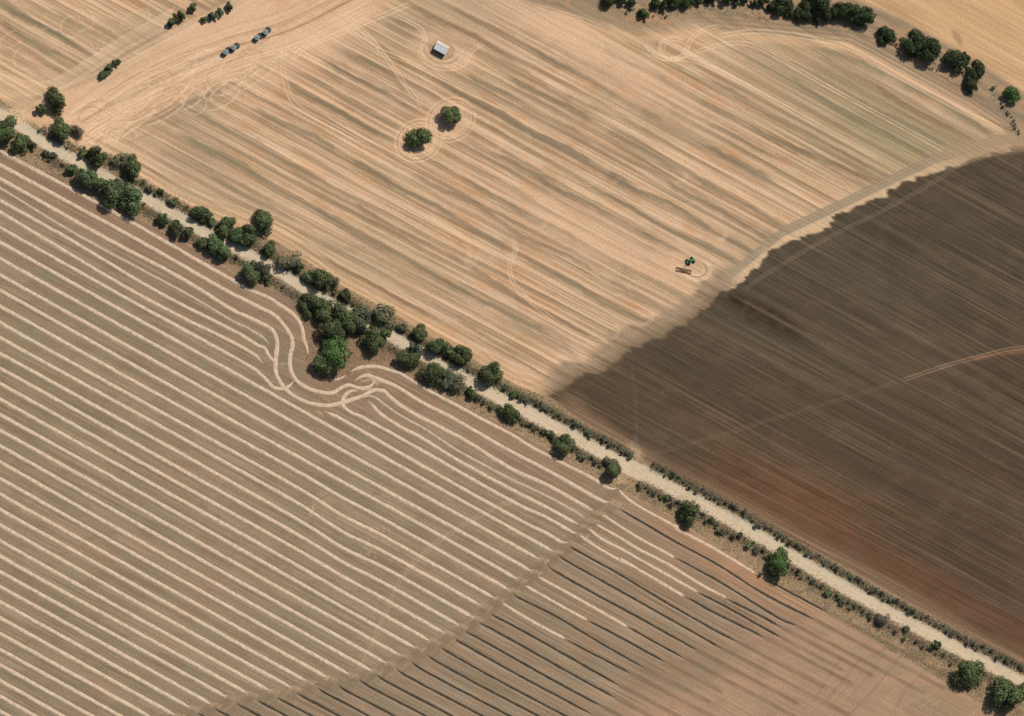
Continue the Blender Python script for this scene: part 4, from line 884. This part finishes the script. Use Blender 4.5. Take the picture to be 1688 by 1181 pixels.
cb = MB().poly([(-1.4, -.8, 1.3), (.3, -.8, 1.3), (.15, -.7, 3.0), (-1.3, -.7, 3.0), (-1.4, .8, 1.3), (.3, .8, 1.3), (.15, .7, 3.0), (-1.3, .7, 3.0)], [(0, 1, 2, 3), (7, 6, 5, 4), (0, 4, 5, 1), (1, 5, 6, 2), (3, 7, 4, 0), (3, 2, 6, 7)]).build('cab', M_GLS, tr)
MB().box((-.58, 0, 3.08), (1.8, 1.7, .16)).build('cab_roof', M_CABR, cb)
MB().box((-2.3, 0, 1.5), (1.6, 1.5, .5)).build('rear_deck', M_TG, tr)
MB().tube((1.4, .45, 2.0), (1.4, .45, 3.2), .07, .07, 6).build('exhaust_pipe', M_RUB, tr)
for (wx, wr) in ((-1.9, 1.0), (2.1, .95)):
    for sy in (-1, 1):
        for oy in (1.15, 1.85):
            w_ = MB().tube((wx, sy * (oy - .27), wr), (wx, sy * (oy + .27), wr), wr, wr, 18).build('wheel', M_RUB, tr)
            MB().tube((wx, sy * (oy + .2), wr), (wx, sy * (oy + .3), wr), wr * .5, wr * .45, 12).build('rim', M_YEL, w_)
            MB().tube((wx, sy * .3, wr), (wx, sy * oy, wr), .12, .12, 6).build('axle', M_TG, tr) if oy > 1.5 else None
a_ = pt(1112, 443); b2 = pt(1142, 449.5); bd = math.atan2(*(b2 - a_)[[1, 0]])
p = pt(1127, 446.5, .4); im = empty('disc_harrow', (p[0], p[1], 0), bd); tag(im, 'wide rusty brown disc harrow trailing just below the green tractor', 'harrow')
fr_ = MB(); Lw = 11.0
for yy in (-1.3, 0, 1.3): fr_.box((0, yy, .85), (Lw, .16, .16))
for k in range(9): fr_.box((-Lw / 2 + .1 + k * (Lw - .2) / 8, 0, .87), (.14, 2.8, .14))
fr_.build('frame', M_RUST, im)
for yy in (-1.15, 1.15):
    g = MB().tube((-Lw / 2, yy, .38), (Lw / 2, yy, .38), .06, .06, 6).build('disc_shaft', M_RUST, im)
    for k in range(22): MB().tube((-Lw / 2 + .2 + k * .5, yy, .38), (-Lw / 2 + .26 + k * .5, yy, .38), .4, .36, 12).build('disc', M_RUST, g)
for sx in (-2.4, 2.4): MB().tube((sx - .18, 0, .4), (sx + .18, 0, .4), .4, .4, 14).build('transport_wheel', M_RUB, im)
MB().box((0, -.1, 1.15), (2.2, 1.6, .5)).build('weight_box', M_RUST, im)
db_ = pt(1132, 435, .7); inv_ = Matrix.Rotation(-bd, 3, 'Z'); dl = inv_ @ (Vector(db_) - Vector((p[0], p[1], 0)))
MB().tube((-.6, 1.3, .85), (dl[0], dl[1], .7), .09, .09, 6).tube((.6, 1.3, .85), (dl[0], dl[1], .7), .09, .09, 6).build('drawbar', M_RUST, im)
